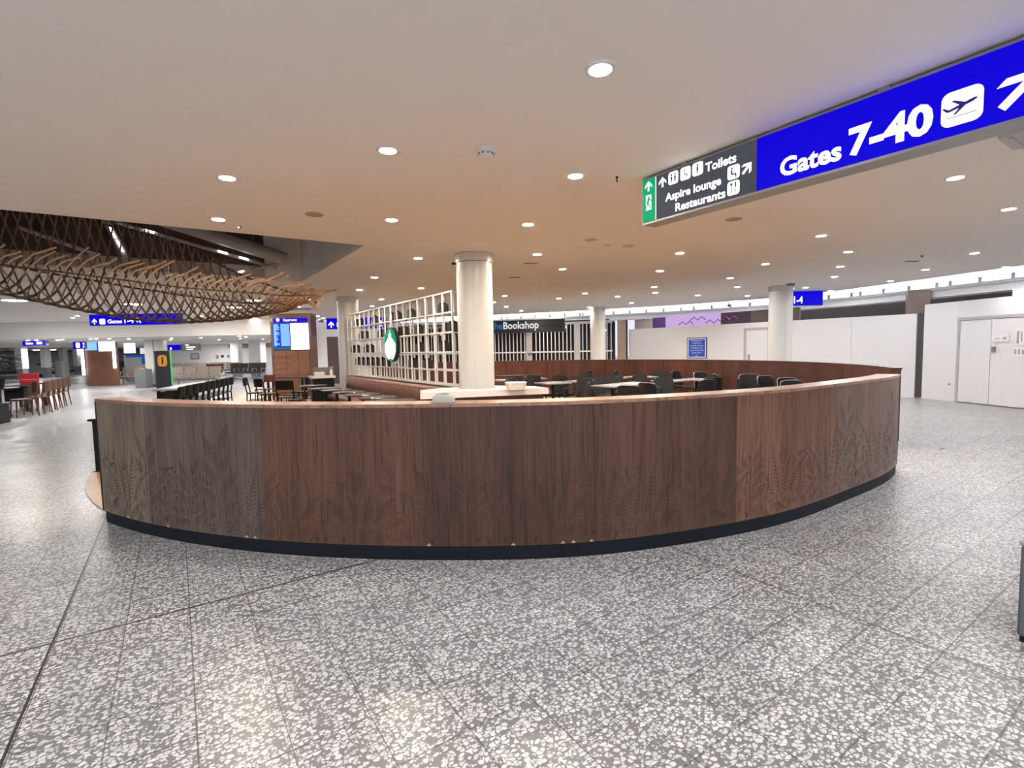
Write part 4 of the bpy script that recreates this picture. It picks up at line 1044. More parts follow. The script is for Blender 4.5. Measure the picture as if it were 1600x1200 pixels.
# seat pad lying on the chair behind the partition
# round tables along the banquette
def table_round(label):
    t = thing('bistro_table', label, 'table')
    MB().lathe([(0, .71), (.29, .712), (.31, .722), (.31, .733), (.30, .74), (0, .74)], n=36).build('tabletop', M_TABLETOP, t); MB().lathe([(.035, .03), (.03, .3), (.03, .66), (.10, .71)], n=16).build('pedestal', M_BLACK, t)
    MB().lathe([(.20, 0), (.20, .012), (.05, .03)], n=28).build('table_base', M_BLACK, t)
    return t
RT = [(489, 602), (508, 606.4), (526, 609.1), (545.5, 612.4), (567, 616), (590.5, 620.8), (617.5, 625.6)]
for i, (px, py) in enumerate(RT):
    p = atz(px, py, .74); place('rt', table_round, (p.x, p.y, .006), 0, f'round dark bistro table along the brown banquette, {ORD[i]} counted from the far end', 'round tables along the banquette')
def stool(label):
    t = thing('low_stool', label, 'stool'); MB().lathe([(0, .42), (.16, .425), (.18, .44), (.17, .47), (0, .475)], n=24).build('seat', M_BLACK, t)
    for k in range(4):
        a = PI / 4 + k * PI / 2; MB().tube([(.10 * math.cos(a), .10 * math.sin(a), .43), (.16 * math.cos(a), .16 * math.sin(a), .006)], .012, n=6).build('leg', M_BLACK, t)
    return t
for i, (b, a) in enumerate(((2.35, 13.4), (2.2, 11.9))):
    p = G(b, a); place('st', stool, (p.x, p.y, .006), 0, f'{("left", "right")[i]} low black stool in front of the round banquette tables', 'stools along the banquette tables')
# wooden-frame chairs: bar stools of slat-back kind
def slat_chair(label, m, name='slat_back_chair', H_=.84):
    t = thing(name, label, 'chair')
    MB().prism(rrect(.42, .40, .05), .43, .46).build('seat', m, t, bevel=.005)
    for sx in (-1, 1):
        MB().tube([(sx * .19, -.20, .006), (sx * .185, -.18, .45), (sx * .19, -.25, H_)], [.016, .018, .013], n=8).build('leg', m, t)
        MB().tube([(sx * .19, .18, .006), (sx * .18, .16, .44)], [.014, .018], n=8).build('leg', m, t)
    MB().sheet(lambda u, v: ((-.19 + .38 * u, -.262 - .025 * math.sin(PI * u) + (-.0 if v else .015), H_ - .20 + .22 * v), (0, 1, 0)), 8, 2, .02).build('backrest', m, t, smooth=50)
    MB().bar((-.18, -.19, .25), (-.18, .17, .25), .02, .02).build('stretcher', m, t); MB().bar((.18, -.19, .25), (.18, .17, .25), .02, .02).build('stretcher', m, t)
    return t
M_BLKWOOD = mat('black_stained_wood', (.008, .0075, .0075), .5, spec=.2, noise=.3, nscale=12)
a_, b_ = atz(262, 606, .84), atz(346, 590.5, .84); ax = (b_ - a_).normalized(); face = math.atan2(-ax.x, ax.y)
for i in range(10):
    q = a_.lerp(b_, i / 9); nrm = Vector((ax.y, -ax.x, 0)); place('blk', lambda l: slat_chair(l, M_BLKWOOD), (q.x, q.y, 0), face + PI / 2, f'black slat-back chair at the long pale table, {ORD[i]} from the near end', 'black chairs along the long pale table')
lt = thing('communal_table', 'long pale-topped table left of the row of black chairs', 'table', a_.lerp(b_, .66) - nrm * .48 - UZ * .84, face)
Lh = (b_ - a_).length * .36
MB().box((0, 0, .725), (.46, 2 * Lh, .04)).build('tabletop', mat('pale_stone_top', (.62, .61, .60), .25), lt, bevel=.006)
for sx in (-1, 1):
    for sy in (-1, 1): MB().box((sx * .17, sy * (Lh - .2), .352), (.07, .07, .70)).build('leg', M_BLACK, lt)
MB().box((-.17, 0, .36), (.03, 2 * Lh - .5, .60)).build('modesty_panel', M_BLACK, lt)
for i, (px, py, rz, lb) in enumerate(((399, 593.5, -1.3, 'black chair at the left end of the dark table before the departures board'), (418, 594.5, -.6, 'black chair on the near left side of the dark table before the departures board'),
                                       (470, 592, 1.5, 'black chair at the right end of the dark table before the departures board'), (448, 598, .2, 'black chair with its back to the camera at the dark table by the departures board'))):
    p = atz(px, py, .80); place('blk', None, (p.x, p.y, 0.006 if p.y < 15 else 0), rz, lb, 'black chairs round the dark table')
p = atz(449, 589, .75); t = thing('dining_table', 'dark rectangular table in front of the departures board', 'table', (p.x, p.y, 0), .2)
MB().box((0, 0, .735), (1.25, .75, .04)).build('tabletop', mat('dark_blue_black_top', (.04, .04, .06), .15), t, bevel=.006)
for sx in (-1, 1):
    for sy in (-1, 1): MB().box((sx * .5, sy * .28, .358), (.06, .06, .715)).build('leg', M_BLACK, t)
p = atz(412, 588.5, .82); place('brn', lambda l: slat_chair(l, wood('russet_chair_wood', (86, 46, 30), (130, 76, 50), coord='Object', su=6, sv=6), 'wooden_chair'), (p.x, p.y, 0), 2.9, 'red-brown wooden chair behind the dark table by the departures board', 'wooden chairs')
# serving station at the far end of the banquette
p = G(3.12, 13.42); t = thing('service_station', 'small dark service station with white top left of the lattice column', 'counter', (p.x, p.y, .006), TH)
MB().box((0, 0, .42), (.52, .36, .84)).build('cabinet', M_BLACK, t, bevel=.01); MB().box((0, 0, .87), (.58, .42, .06)).build('worktop', M_COUNTER, t, bevel=.006); MB().box((.10, .18, 1.0), (.50, .03, .22)).build('back_panel', M_GREY, t)
t2 = thing('tissue_box', 'white box on the service station by the lattice column', 'box', (p.x - .05, p.y - .05, .907), TH); MB().box((0, 0, .05), (.24, .14, .10)).build('box_body', M_COUNTER, t2, bevel=.01)
t2 = thing('pump_bottle', 'small white pump bottle on the service station', 'bottle', Vector((p.x, p.y, .907)) + EB * .22 - EA * .05); MB().lathe([(.04, 0), (.04, .12), (.015, .15), (.015, .17)], n=14).build('bottle_body', M_COUNTER, t2); MB().tube([(0, 0, .17), (0, 0, .22), (.05, 0, .22)], .008, n=6).build('pump', M_COUNTER, t2)

# ================================================================ RIGHT SIDE: HOARDING, SHOP, POSTER
h0, h1 = Vector((5.07, 20.6, 0)), Vector((10.56, 13.06, 0)); hd = (h1 - h0).normalized(); hn = Vector((hd.y, -hd.x, 0))
if hn.dot(Vector((0, -1, 0))) < 0: hn = -hn
HL = (h1 - h0).length
def on_line(px, o, d):
    r_ = ray(px, 560); r2 = Vector((r_.x, r_.y)); k = (o.x * r2.y - o.y * r2.x); den = (d.y * r2.x - d.x * r2.y); return k / den
hb = thing('hoarding', 'long white site hoarding with grey framed door behind the right column', 'hoarding', h0.lerp(h1, .5)); ho = hb.location.copy()
cutsH = [-.30, on_line(1162, h0, hd), on_line(1203, h0, hd), HL * .84, HL]
for i in range(len(cutsH) - 1):
    mid = (i == 1)
    MB().obox(h0 + hd * (cutsH[i] + .003) + UZ * (2.02 if mid else 0.0), hd * (cutsH[i + 1] - cutsH[i] - .006), -hn * .06, UZ * (.18 if mid else 2.2)).build('board_panel', M_HOARD, hb, origin=ho, smooth=0)
dw0, dw1 = cutsH[1], cutsH[2]
do = MB().obox(h0 + hd * (dw0 + .08) + hn * .0 + UZ * .01, hd * (dw1 - dw0 - .16), -hn * .04, UZ * 1.94).build('hoarding_door', M_HOARD, hb, origin=ho, smooth=0)
fr = MB(); fr.obox(h0 + hd * dw0 + hn * .015, hd * .08, -hn * .07, UZ * 2.03); fr.obox(h0 + hd * (dw1 - .08) + hn * .015, hd * .08, -hn * .07, UZ * 2.03); fr.obox(h0 + hd * (dw0 + .08) + hn * .015 + UZ * 1.955, hd * (dw1 - dw0 - .16), -hn * .07, UZ * .075)
fr.build('door_frame', mat('frame_grey', (.40, .40, .42), .5), hb, origin=ho, smooth=0)
MB().obox(h0 + hd * (dw0 + .16) + hn * .012 + UZ * .90, hd * .05, hn * .03, UZ * .26).build('handle_plate', M_STEEL, do, origin=ho)
# second hoarding to the right
k0, k1 = Vector((10.66, 12.95, 0)), Vector((11.3, 6.0, 0)); kd_ = (k1 - k0).normalized(); kn = Vector((-kd_.y, kd_.x, 0))
if kn.x > 0: kn = -kn
KL = (k1 - k0).length
h2 = thing('hoarding', 'white hoarding with double doors and paper notices at the far right', 'hoarding', k0.lerp(k1, .3)); h2o = h2.location.copy()
dA, dB, dC = on_line(1498, k0, kd_), on_line(1547, k0, kd_), on_line(1600, k0, kd_) + .25
for (s0, s1, z0, z1) in ((0, dA - .05, 0, 2.42), (dA - .05, dC + .1, 2.02, 2.42), (dC + .1, KL, 0, 2.42)):
    MB().obox(k0 + kd_ * (s0 + .002) + UZ * z0, kd_ * (s1 - s0 - .004), -kn * .06, UZ * (z1 - z0)).build('board_panel', M_HOARD, h2, origin=h2o, smooth=0)
for (s0, s1) in ((dA + .01, dB - .008), (dB + .008, dC)):
    d_ = MB().obox(k0 + kd_ * s0 + UZ * .02, kd_ * (s1 - s0), -kn * .04, UZ * 1.93).build('door_leaf', M_HOARD, h2, origin=h2o, smooth=0)
fr = MB(); fr.obox(k0 + kd_ * (dA - .055) + kn * .012, kd_ * .065, -kn * .07, UZ * 2.03); fr.obox(k0 + kd_ * (dA + .01) + kn * .012 + UZ * 1.96, kd_ * (dC + .08 - dA), -kn * .07, UZ * .07); fr.obox(k0 + kd_ * (dC + .005) + kn * .012, kd_ * .09, -kn * .07, UZ * 1.96)
fr.build('door_frame', mat('frame_grey', (.40, .40, .42), .5), h2, origin=h2o, smooth=0)
mb = MB(); mb.obox(k0 + kd_ * (dB + .05) + kn * .01 + UZ * 1.21, kd_ * .07, kn * .03, UZ * .12); mb.build('door_lock', M_GREY, d_, origin=h2o)
MB().obox(k0 + kd_ * (dA - .22) + kn * .01 + UZ * .40, kd_ * .04, kn * .02, UZ * .04).build('wall_bolt', M_STEEL, h2, origin=h2o)
MB().obox(k0 + kd_ * (dB + .4) + UZ * 2.42, kd_ * 4, -kn * .06, UZ * .14).build('raised_board', M_HOARD, h2, origin=h2o, smooth=0)
def notice(s0, z0, w_, h_, lb, ink):
    o = k0 + kd_ * s0 + kn * .012 + UZ * z0; t = thing('paper_notice', lb, 'notice', o); MB().obox(o, kd_ * w_, kn * .002, UZ * h_).build('sheet', mat('paper_white', (.78, .78, .80), .7), t, origin=o, smooth=0)
    mb = MB()
    for (a, b, c, d_) in ink: mb.obox(o + kd_ * (a * w_) + kn * .002 + UZ * (b * h_), kd_ * (c * w_), kn * .0006, UZ * (d_ * h_))
    mb.build('print', mat('faded_ink', (.30, .30, .33), .7), t, origin=o, smooth=0)
notice(dB + .06, 1.43, .33, .16, 'white paper notice with a dark line above the door lock', [(.0, 0, 1, .06), (.62, .35, .2, .35), (.1, .5, .35, .08), (.1, .35, .3, .06)])
notice(dB + .50, 1.36, .42, .36, 'large white paper with columns of grey print right of the small notice', [(.1, .1, .1, .75), (.3, .2, .06, .6), (.45, .1, .1, .75), (.7, .3, .12, .5)])
notice(dB + .48, 1.13, .48, .18, 'faint grey paper strip below the large notice', [(.05, .2, .08, .6), (.2, .2, .08, .6), (.36, .2, .3, .5)])
# dark pilaster between the hoardings
p = atz(1440, 622, 0); t = thing('pilaster', 'brown-grey wall pilaster between the two white hoardings', 'pilaster', (10.83, 13.30, 0), -.5)
MB().box((0, 0, 1.1), (.30, .30, 2.2)).build('lower_shaft', mat('dark_grey_laminate', (.14, .135, .13), .5, noise=.15), t); MB().box((-.06, -.02, 2.51), (.46, .34, .62)).build('upper_casing', wood('taupe_casing', (96, 82, 76), (122, 106, 98), coord='Object', su=4, sv=4), t)
t = thing('pilaster', 'tan timber pilaster between the shop shutter and the hoarding', 'pilaster', h0 + Vector((-.42, .42, 0)), -.3); MB().box((0, 0, 1.30), (.36, .3, 2.6)).build('shaft', wood('tan_pilaster', (150, 132, 118), (176, 158, 142), coord='Object', su=4, sv=4), t); MB().box((.21, 0, 1.3), (.03, .32, 2.58)).build('edge_strip', M_BLACK, t)
# poster
sa, sb = on_line(1074, h0, hd), on_line(1104.5, h0, hd); pc = h0 + hd * sa + hn * .001
def zz(px, py, base): 
    r_ = ray(px, py); k = math.hypot(base.x, base.y) / math.hypot(r_.x, r_.y); return EYE + k * r_.z
z0p, z1p = zz(1074, 560, pc), zz(1074, 528, pc); PW = sb - sa; PH = z1p - z0p
po = thing('poster', 'square blue poster with white border and text on the white hoarding', 'poster', pc + UZ * z0p); poo = po.location.copy()
MB().obox(pc + UZ * z0p, hd * PW, hn * .02, UZ * PH).build('poster_frame', mat('navy_frame', (.01, .015, .07), .4), po, origin=poo)
MB().obox(pc + hn * .02 + hd * PW * .035 + UZ * (z0p + PH * .035), hd * PW * .93, hn * .002, UZ * PH * .93).build('white_border', mat('poster_pale', (.62, .68, .95), .5), po, origin=poo, smooth=0)
MB().obox(pc + hn * .022 + hd * PW * .085 + UZ * (z0p + PH * .085), hd * PW * .83, hn * .002, UZ * PH * .83).build('blue_field', mat('poster_blue', (.012, .06, .42), .5), po, origin=poo, smooth=0)
for i, (ln, wf) in enumerate((('Exciting new', .56), ('retail unit', .46), ('opening shortly', .68), ('bringing you', .58), ('more choice and', .70), ('great value', .50))):
    text_mesh(ln, pc + hn * .024 + hd * (PW * (.5 - wf / 2)) + UZ * (z0p + PH * (.815 - .113 * i)), hd, UZ, PW * wf, PH * .062, 'poster_text', mat('poster_letter', (.48, .66, .98), .5), po, poo, .014, .001)
mb = MB(); mb.plate([(PW * .46, 0), (PW * .5, PH * .05), (PW * .54, 0)], pc + hn * .024 + UZ * (z0p + PH * .125), hd, UZ, .001); mb.obox(pc + hn * .024 + hd * PW * .4 + UZ * (z0p + PH * .115), hd * PW * .2, hn * .001, UZ * PH * .008); mb.build('poster_logo', mat('poster_letter', (.48, .66, .98), .5), po, origin=poo, smooth=0)
# lit purple shopfront band above the hoarding
def band(px0, px1, z0, z1, m, nm, parent, o, dep=.35):
    s0, s1 = on_line(px0, h0, hd), on_line(px1, h0, hd)
    return MB().obox(h0 + hd * s0 - hn * dep + UZ * z0, hd * (s1 - s0), -hn * .05, UZ * (z1 - z0)).build(nm, m, parent, origin=o, smooth=0)
sfo = h0 + hd * 2 - hn * .4 + UZ * 2.3; sf = thing('shopfront_sign', 'purple lit shopfront band above the hoarding by the shutter', 'sign', sfo)
band(983, 1011, 2.05, 2.62, mat('pale_shop_wall', (.62, .56, .50), .6), 'end_panel', sf, sfo); band(1011, 1031, 2.05, 2.62, mat('deep_purple', (.09, .035, .22), .5), 'purple_panel', sf, sfo); band(1031, 1117, 2.05, 2.62, emat('lilac_lit', (.62, .42, .78), .95), 'lit_panel', sf, sfo); band(1117, 1164, 2.05, 2.62, mat('dark_violet', (.05, .022, .06), .4), 'dark_panel', sf, sfo); band(1164, 1240, 2.05, 2.62, mat('brown_shop_wall', (.13, .10, .09), .6), 'side_panel', sf, sfo)
zig = MB(); s0 = on_line(1052, h0, hd)
for r_, (sx, zc) in enumerate(((0.0, 2.33), (.5, 2.47), (1.15, 2.33))):
    pts = [h0 + hd * (s0 + sx + .16 * k) - hn * .33 + UZ * (zc + (.07 if k % 2 else -.05)) for k in range(5)]; zig.tube(pts, .018, n=6)
zig.build('zigzag_motif', mat('violet_motif', (.22, .02, .30), .4), sf, origin=sfo); 
zig = MB(); s0 = on_line(1120, h0, hd); pts = [h0 + hd * (s0 + .14 * k) - hn * .33 + UZ * (2.42 + (.07 if k % 2 else -.05)) for k in range(5)]; zig.tube(pts, .015, n=6); zig.build('zigzag_motif', mat('violet_motif', (.22, .02, .30), .4), sf, origin=sfo)
# bookshop front with folding shutter
b0 = aty(622, 560, 23.6); b1 = h0 + Vector((-.80, .50, 0)); b0.z = 0; bdv = (b1 - b0).normalized(); bn = Vector((bdv.y, -bdv.x, 0)); BL = (b1 - b0).length
shp = thing('shop_shutter', 'closed folding grille shutter of white bars in front of the dark bookshop', 'shutter', b0.lerp(b1, .5)); sho = shp.location.copy()
bars = [b0 + bdv * (.17 * k) for k in range(int(BL / .17) + 1)]
panels_at = [on_line(827, b0, bdv), on_line(902, b0, bdv)]
cnt = 0
for k, q in enumerate(bars):
    s_ = .17 * k
    if any(abs(s_ - pa) < .2 for pa in panels_at): continue
    MB().obox(q, bdv * .035, -bn * .03, UZ * 2.5).build('shutter_bar', M_WHITE, shp, origin=sho, smooth=0); cnt += 1
for z in (1.30, .2): MB().obox(b0 + bn * .004 + UZ * z, bdv * BL, -bn * .025, UZ * .06).build('cross_rail', M_WHITE, shp, origin=sho, smooth=0)
for pa in panels_at: MB().obox(b0 + bdv * (pa - .13) + bn * .006, bdv * .26, -bn * .05, UZ * 2.5).build('lock_post', M_LGREY, shp, origin=sho, smooth=0)
for dz in (0, .12): MB().obox(b0 + bdv * (panels_at[0] - .03 + .09 * (dz > 0)) + bn * .012 + UZ * 1.18, bdv * .04, bn * .02, UZ * .12).build('lock', M_BLACK, shp, origin=sho)
MB().obox(b0 + UZ * 2.5, bdv * BL, -bn * .1, UZ * .1).build('head_rail', M_LGREY, shp, origin=sho, smooth=0)
bk = MB(); bk.obox(b0 - bn * 2.2, bdv * BL, -bn * .05, UZ * 2.62); bk.obox(b0 - bn * 2.2, bdv * .05, bn * 2.1, UZ * 2.62); bk.obox(b0 - bn * 2.2 + UZ * 2.62, bdv * BL, bn * 2.2, UZ * .04)
structure(bk.build('wall_shop', mat('dark_shop', (.018, .018, .022), .35, noise=.3, nscale=2), smooth=0))
M_SPOT = emat('dim_shop_light', (.75, .8, 1), 1.6)
rb = random.Random(3)
for i in range(16):
    q = b0 + bdv * (.5 + (BL - 1) * i / 15) - bn * (.9 + .8 * rb.random()) + UZ * (2.15 + .25 * rb.random())
    t = tag(MB().obox(q, bdv * (.06 + .1 * rb.random()), -bn * .03, UZ * (.05 + .08 * rb.random())).build('shop_light', M_SPOT, origin=q, smooth=0), 'small dim light glinting inside the dark bookshop', 'light', 'dim lights inside the bookshop')
# bookshop fascia sign
f0 = on_line(700, b0, bdv) ; f1 = on_line(885, b0, bdv); fz0, fz1 = 2.18, 2.72
bs = thing('shop_sign', 'black shop fascia sign with white and blue bookshop lettering', 'sign', b0 + bdv * ((f0 + f1) / 2) + bn * .35 + UZ * fz0); bso = bs.location.copy()
MB().obox(b0 + bdv * f0 + bn * .2 + UZ * fz0, bdv * (f1 - f0), bn * .25, UZ * (fz1 - fz0)).build('sign_board', mat('sign_black', (.012, .014, .022), .4), bs, origin=bso, smooth=0)
fo_ = b0 + bn * .452
tB0, tB1 = on_line(787.5, b0 + bn * .45, bdv), on_line(842.5, b0 + bn * .45, bdv); tW = tB1 - tB0
text_mesh('Bookshop', fo_ + bdv * tB0 + UZ * 2.36, bdv, UZ, tW, .30, 'lettering', M_SIGNDIM, bs, bso, .024)
text_mesh('the', fo_ + bdv * (tB0 - tW * .35) + UZ * 2.36, bdv, UZ, tW * .33, .30, 'lettering', emat('sign_blue_letter', (.03, .16, .42), .9), bs, bso, .022)
text_mesh('by WHSmith', fo_ + bdv * (tB1 + tW * .08) + UZ * 2.39, bdv, UZ, tW * .5, .12, 'small_lettering', emat('sign_dim_blue', (.012, .03, .08), .8), bs, bso, .004)

# ================================================================ SMALL HANGING SIGNS
def hang_sign(name, lb, px0, px1, py, Y, h, face_m, items, depth=.12, hanger=True, zceil=3.0):
    a, b = aty(px0, py, Y), aty(px1, py, Y); zc = (a.z + b.z) / 2; w_ = b.x - a.x; t = thing(name, lb, 'sign', ((a.x + b.x) / 2, Y, zc - h / 2)); o = t.location.copy()
    base = Vector((a.x, Y, zc - h / 2))
    MB().obox(base, Vector((w_, 0, 0)), Vector((0, depth, 0)), UZ * h).build('sign_housing', M_GREY, t, origin=o, smooth=0)
    MB().obox(base + Vector((.01, -.006, .01)), Vector((w_ - .02, 0, 0)), Vector((0, .006, 0)), UZ * (h - .02)).build('sign_face', face_m, t, origin=o, smooth=0)
    X = Vector((1, 0, 0)); fo = base + Vector((0, -.008, 0))
    for it in items:
        if it[0] == 't': text_mesh(it[1], fo + X * (it[2] * w_) + UZ * (it[3] * h), X, UZ, it[4] * w_, it[5] * h, 'lettering', M_SIGNW, t, o, .02, .001)
        elif it[0] == 'a':
            mb = MB(); arrow_part(mb, it[1] * w_, it[2] * h, it[3] * h, it[4], fo, X, UZ, .002); mb.build('arrow_symbol', M_SIGNW, t, origin=o, smooth=0)
        elif it[0] == 'r':
            mb = MB(); mb.plate(rrect(it[3] * h, it[4] * h, .2 * it[4] * h, 4, it[1] * w_, it[2] * h), fo, X, UZ, .002); mb.build('icon_tile', M_SIGNW, t, origin=o, smooth=0)
        elif it[0] == 'p':
            mb = MB(); mb.plate(rp([(-.5, 0), (.5, .06), (.5, -.06)], it[1] * w_, it[2] * h, it[3] * h, .25), fo - Vector((0, .003, 0)), X, UZ, .001)
            mb.plate(rp([(-.05, .03), (.12, .03), (-.15, .32), (-.22, .30)], it[1] * w_, it[2] * h, it[3] * h, .25), fo - Vector((0, .003, 0)), X, UZ, .001); mb.build('plane_symbol', M_PICB, t, origin=o, smooth=0)
    if hanger and base.z + h < zceil:
        for k in (.2, .8): MB().tube([base + Vector((w_ * k, depth / 2, h)), Vector((base.x + w_ * k, Y + depth / 2, zceil))], .012, n=6).build('hanger_rod', M_STEEL, t, origin=o)
    return t
hang_sign('gates_sign', 'long blue gates sign hanging behind the wicker sculpture', 139.5, 286, 499, 16.6, .37, M_SIGNB, [('a', .055, .38, .5, 0), ('r', .14, .36, .5, .5), ('p', .14, .36, .4), ('t', 'Gates', .195, .2, .155, .33), ('t', '1-4', .375, .2, .10, .48), ('a', .53, .42, .55, .6)])
hang_sign('gates_sign', 'blue arrow sign half hidden behind the column left of the lattice', 510, 604, 505, 19.0, .42, M_SIGNB, [('a', .08, .42, .55, 0), ('r', .22, .40, .5, .5), ('p', .22, .40, .4), ('t', '1-4', .75, .2, .18, .5)])
hang_sign('gates_sign', 'blue sign half hidden behind the right white column', 1206, 1286, 466.5, 14.6, .42, M_SIGNB, [('t', '1-4', .43, .18, .17, .48)])
hang_sign('gate_sign', 'small blue gate sign far left above the black windows', 35, 72, 536.5, 22.3, .22, M_SIGNB, [('t', 'Gate', .14, .3, .32, .5), ('r', .72, .55, 1.1, .5)], zceil=2.3)
hang_sign('information_sign', 'small square blue sign with a white figure symbol left of the far screens', 114, 132.6, 539.5, 24, .36, M_SIGNB, [('r', .42, .5, .55, .7), ('r', .9, .7, .2, .25), ('r', .9, .3, .2, .25)], zceil=2.3)
hang_sign('direction_sign', 'small blue sign above the green-edged totem', 262, 282, 543, 34, .38, M_SIGNB, [('r', .25, .3, .3, .45)], zceil=2.3)
hang_sign('direction_sign', 'white lettered grey direction sign right of the small blue sign', 284, 312, 542.5, 34.1, .46, mat('pale_sign_grey', (.42, .42, .43), .5), [('r', .3, .82, .5, .16), ('r', .5, .5, 1.4, .16), ('r', .45, .2, 1.0, .14)], zceil=2.3)

# ================================================================ DEPARTURES BOARD TOWER
Y = 17.0; a, b = aty(424, 545, Y), aty(487, 545, Y); cx = (a.x + b.x) / 2; tw = b.x - a.x
M_TOWER = wood('tower_walnut', (84, 58, 46), (116, 84, 68), coord='Object', su=3, sv=3); M_TILE = wood('tower_tile', (104, 70, 52), (136, 98, 74), coord='Object', su=2, sv=9)
dt = thing('departures_tower', 'brown timber tower carrying a blue departures board and white screen', 'information board', (cx, Y, 0)); do_ = dt.location.copy()
MB().box((cx, Y + .25, 1.42), (tw, .5, 2.84)).build('tower_body', M_TOWER, dt, origin=do_, smooth=0)
zs = lambda py: aty(455, py, Y).z
tl = MB(); xl, xr = aty(430, 560, Y).x, aty(484, 560, Y).x
for r_ in range(9):
    for c_ in range(3):
        zt = zs(548.5) - .20 * r_; w_ = (xr - xl) / 3
        if zt - .19 > 0: tl.box((xl + w_ * (c_ + .5), Y - .008, zt - .095), (w_ - .012, .016, .185))
tl.build('timber_tiles', M_TILE, dt, origin=do_, smooth=0)
def scr(px0, px1, py0, py1, m, nm, off=.02):
    p_, q_ = aty(px0, py1, Y), aty(px1, py0, Y); return MB().obox((p_.x, Y - off, p_.z), (q_.x - p_.x, 0, 0), (0, off, 0), UZ * (q_.z - p_.z)).build(nm, m, dt, origin=do_, smooth=0)
scr(428, 480.5, 496.5, 504, M_SIGNB, 'header'); tsc = scr(428, 455.5, 504.6, 546.5, M_SCREEND, 'timetable_screen'); scr(455.8, 481.5, 505, 546.5, M_SCREENW, 'white_screen', .03)
p_ = aty(428, 546.5, Y); q_ = aty(455.5, 504.6, Y); W_, H_ = q_.x - p_.x, q_.z - p_.z
rows = MB(); gr = random.Random(5)
for k in range(22):
    z_ = p_.z + H_ * (.93 - .038 * k)
    rows.obox((p_.x + W_ * .05, Y - .023, z_), (W_ * (.10 + .22 * gr.random()), 0, 0), (0, .003, 0), UZ * H_ * .030); rows.obox((p_.x + W_ * .42, Y - .023, z_), (W_ * .46, 0, 0), (0, .003, 0), UZ * H_ * .032)
    rows.obox((p_.x + W_ * .05, Y - .022, z_), (W_ * .13, 0, 0), (0, .002, 0), UZ * H_ * .036)
rows.build('timetable_rows', M_SCREENB, tsc, origin=do_, smooth=0)
MB().obox((p_.x, Y - .024, p_.z), (W_, 0, 0), (0, .004, 0), UZ * H_ * .08).build('screen_footer', emat('teal_footer', (.03, .20, .24), .8), dt, origin=do_, smooth=0)
hp = aty(428, 504, Y)
text_mesh('Departures', (hp.x + .32, Y - .021, hp.z + .035), (1, 0, 0), UZ, .46, .085, 'lettering', M_SIGNW, dt, do_, .014, .001)
mb = MB(); mb.plate(circle(.062, 16, .14, .085), (hp.x, Y - .021, hp.z), (1, 0, 0), UZ, .001); mb.build('plane_icon', M_SIGNW, dt, origin=do_, smooth=0)
MB().box((a.x + .055, Y - .012, zs(499)), (.05, .02, .12)).build('orange_tab', emat('orange_tab', (.9, .45, .2), .8), dt, origin=do_)

# ================================================================ FAR LEFT HALL
def far_column(px, py_base, Y, w_, lb, zt=2.30, foot=.55):
    q = aty(px, py_base, Y); t = thing('hall_column', lb, 'column', (q.x, Y, 0)); MB().box((0, 0, (zt + foot) / 2), (w_, w_, zt - foot)).build('upper_shaft', mat('lit_white_column', (.84, .84, .85), .35), t, bevel=.02)
    MB().box((0, 0, foot / 2), (w_ * .86, w_ * .86, foot)).build('steel_foot', M_STEEL, t); return t
far_column(36, 585, 36, .5, 'leftmost white square column with steel foot, far left hall', foot=.75); far_column(74, 588, 39, .45, 'second white square column from the left, far left hall', foot=.75); far_column(101, 585, 42, .42, 'third white square column from the left, far left hall', foot=.75); far_column(122, 583, 44, .38, 'thin white square column left of the far screens', foot=.75)
far_column(371, 575, 33, .52, 'white square column right of the posters on the far wall', foot=.95); far_column(404, 580, 31, .72, 'wide white square column left of the departures tower', foot=.95)
q = aty(247, 600, 24.5); t = thing('hall_column', 'pale double-faced column beside the black totem', 'column', (q.x, 24.5, 0), .35); MB().box((0, 0, 1.22), (.72, .72, 2.16)).build('upper_shaft', mat('pale_column', (.60, .59, .56), .5), t); MB().box((0, 0, .07), (.74, .74, .14)).build('plinth', M_GREY, t); MB().box((.0, -.365, 1.2), (.03, .01, 2.1)).build('joint_strip', M_GREY, t)
# totem
q = atz(258, 608.5, 0); t = thing('information_totem', 'black totem with orange plaque and bright green side by the long table', 'totem', q, .5)
MB().box((0, 0, .86), (.56, .50, 1.72)).build('totem_body', mat('totem_black', (.012, .012, .022), .35), t, bevel=.01)
MB().box((.285, 0, .86), (.012, .49, 1.70)).build('green_side', emat('green_edge', (.10, .62, .16), .9), t, smooth=0)
mb = MB(); mb.plate(rrect(.34, .50, .12, 6, 0, 1.28), (0, -.252, 0), (1, 0, 0), UZ, .008); mb.build('orange_plaque', emat('orange_plaque', (.85, .36, .06), .7), t, smooth=0)
mb = MB(); mb.plate(rrect(.06, .22, .02, 3, 0, 1.25), (0, -.262, 0), (1, 0, 0), UZ, .004); mb.plate(circle(.035, 12, 0, 1.41), (0, -.262, 0), (1, 0, 0), UZ, .004); mb.build('plaque_figure', M_BLACK, t, smooth=0)
# grey recycling cabinet
q = atz(225.5, 606, 0); t = thing('recycling_cabinet', 'grey recycling cabinet with orange-red top left of the pale column', 'bin', q, .1); MB().box((0, 0, .42), (.50, .50, .84)).build('cabinet', M_GREY, t, bevel=.01); MB().box((0, 0, .865), (.5, .5, .05)).build('cabinet_top', M_GREY, t); MB().box((.06, -.1, .91), (.26, .16, .04)).build('orange_label', mat('orange_red', (.60, .16, .09), .5), t)
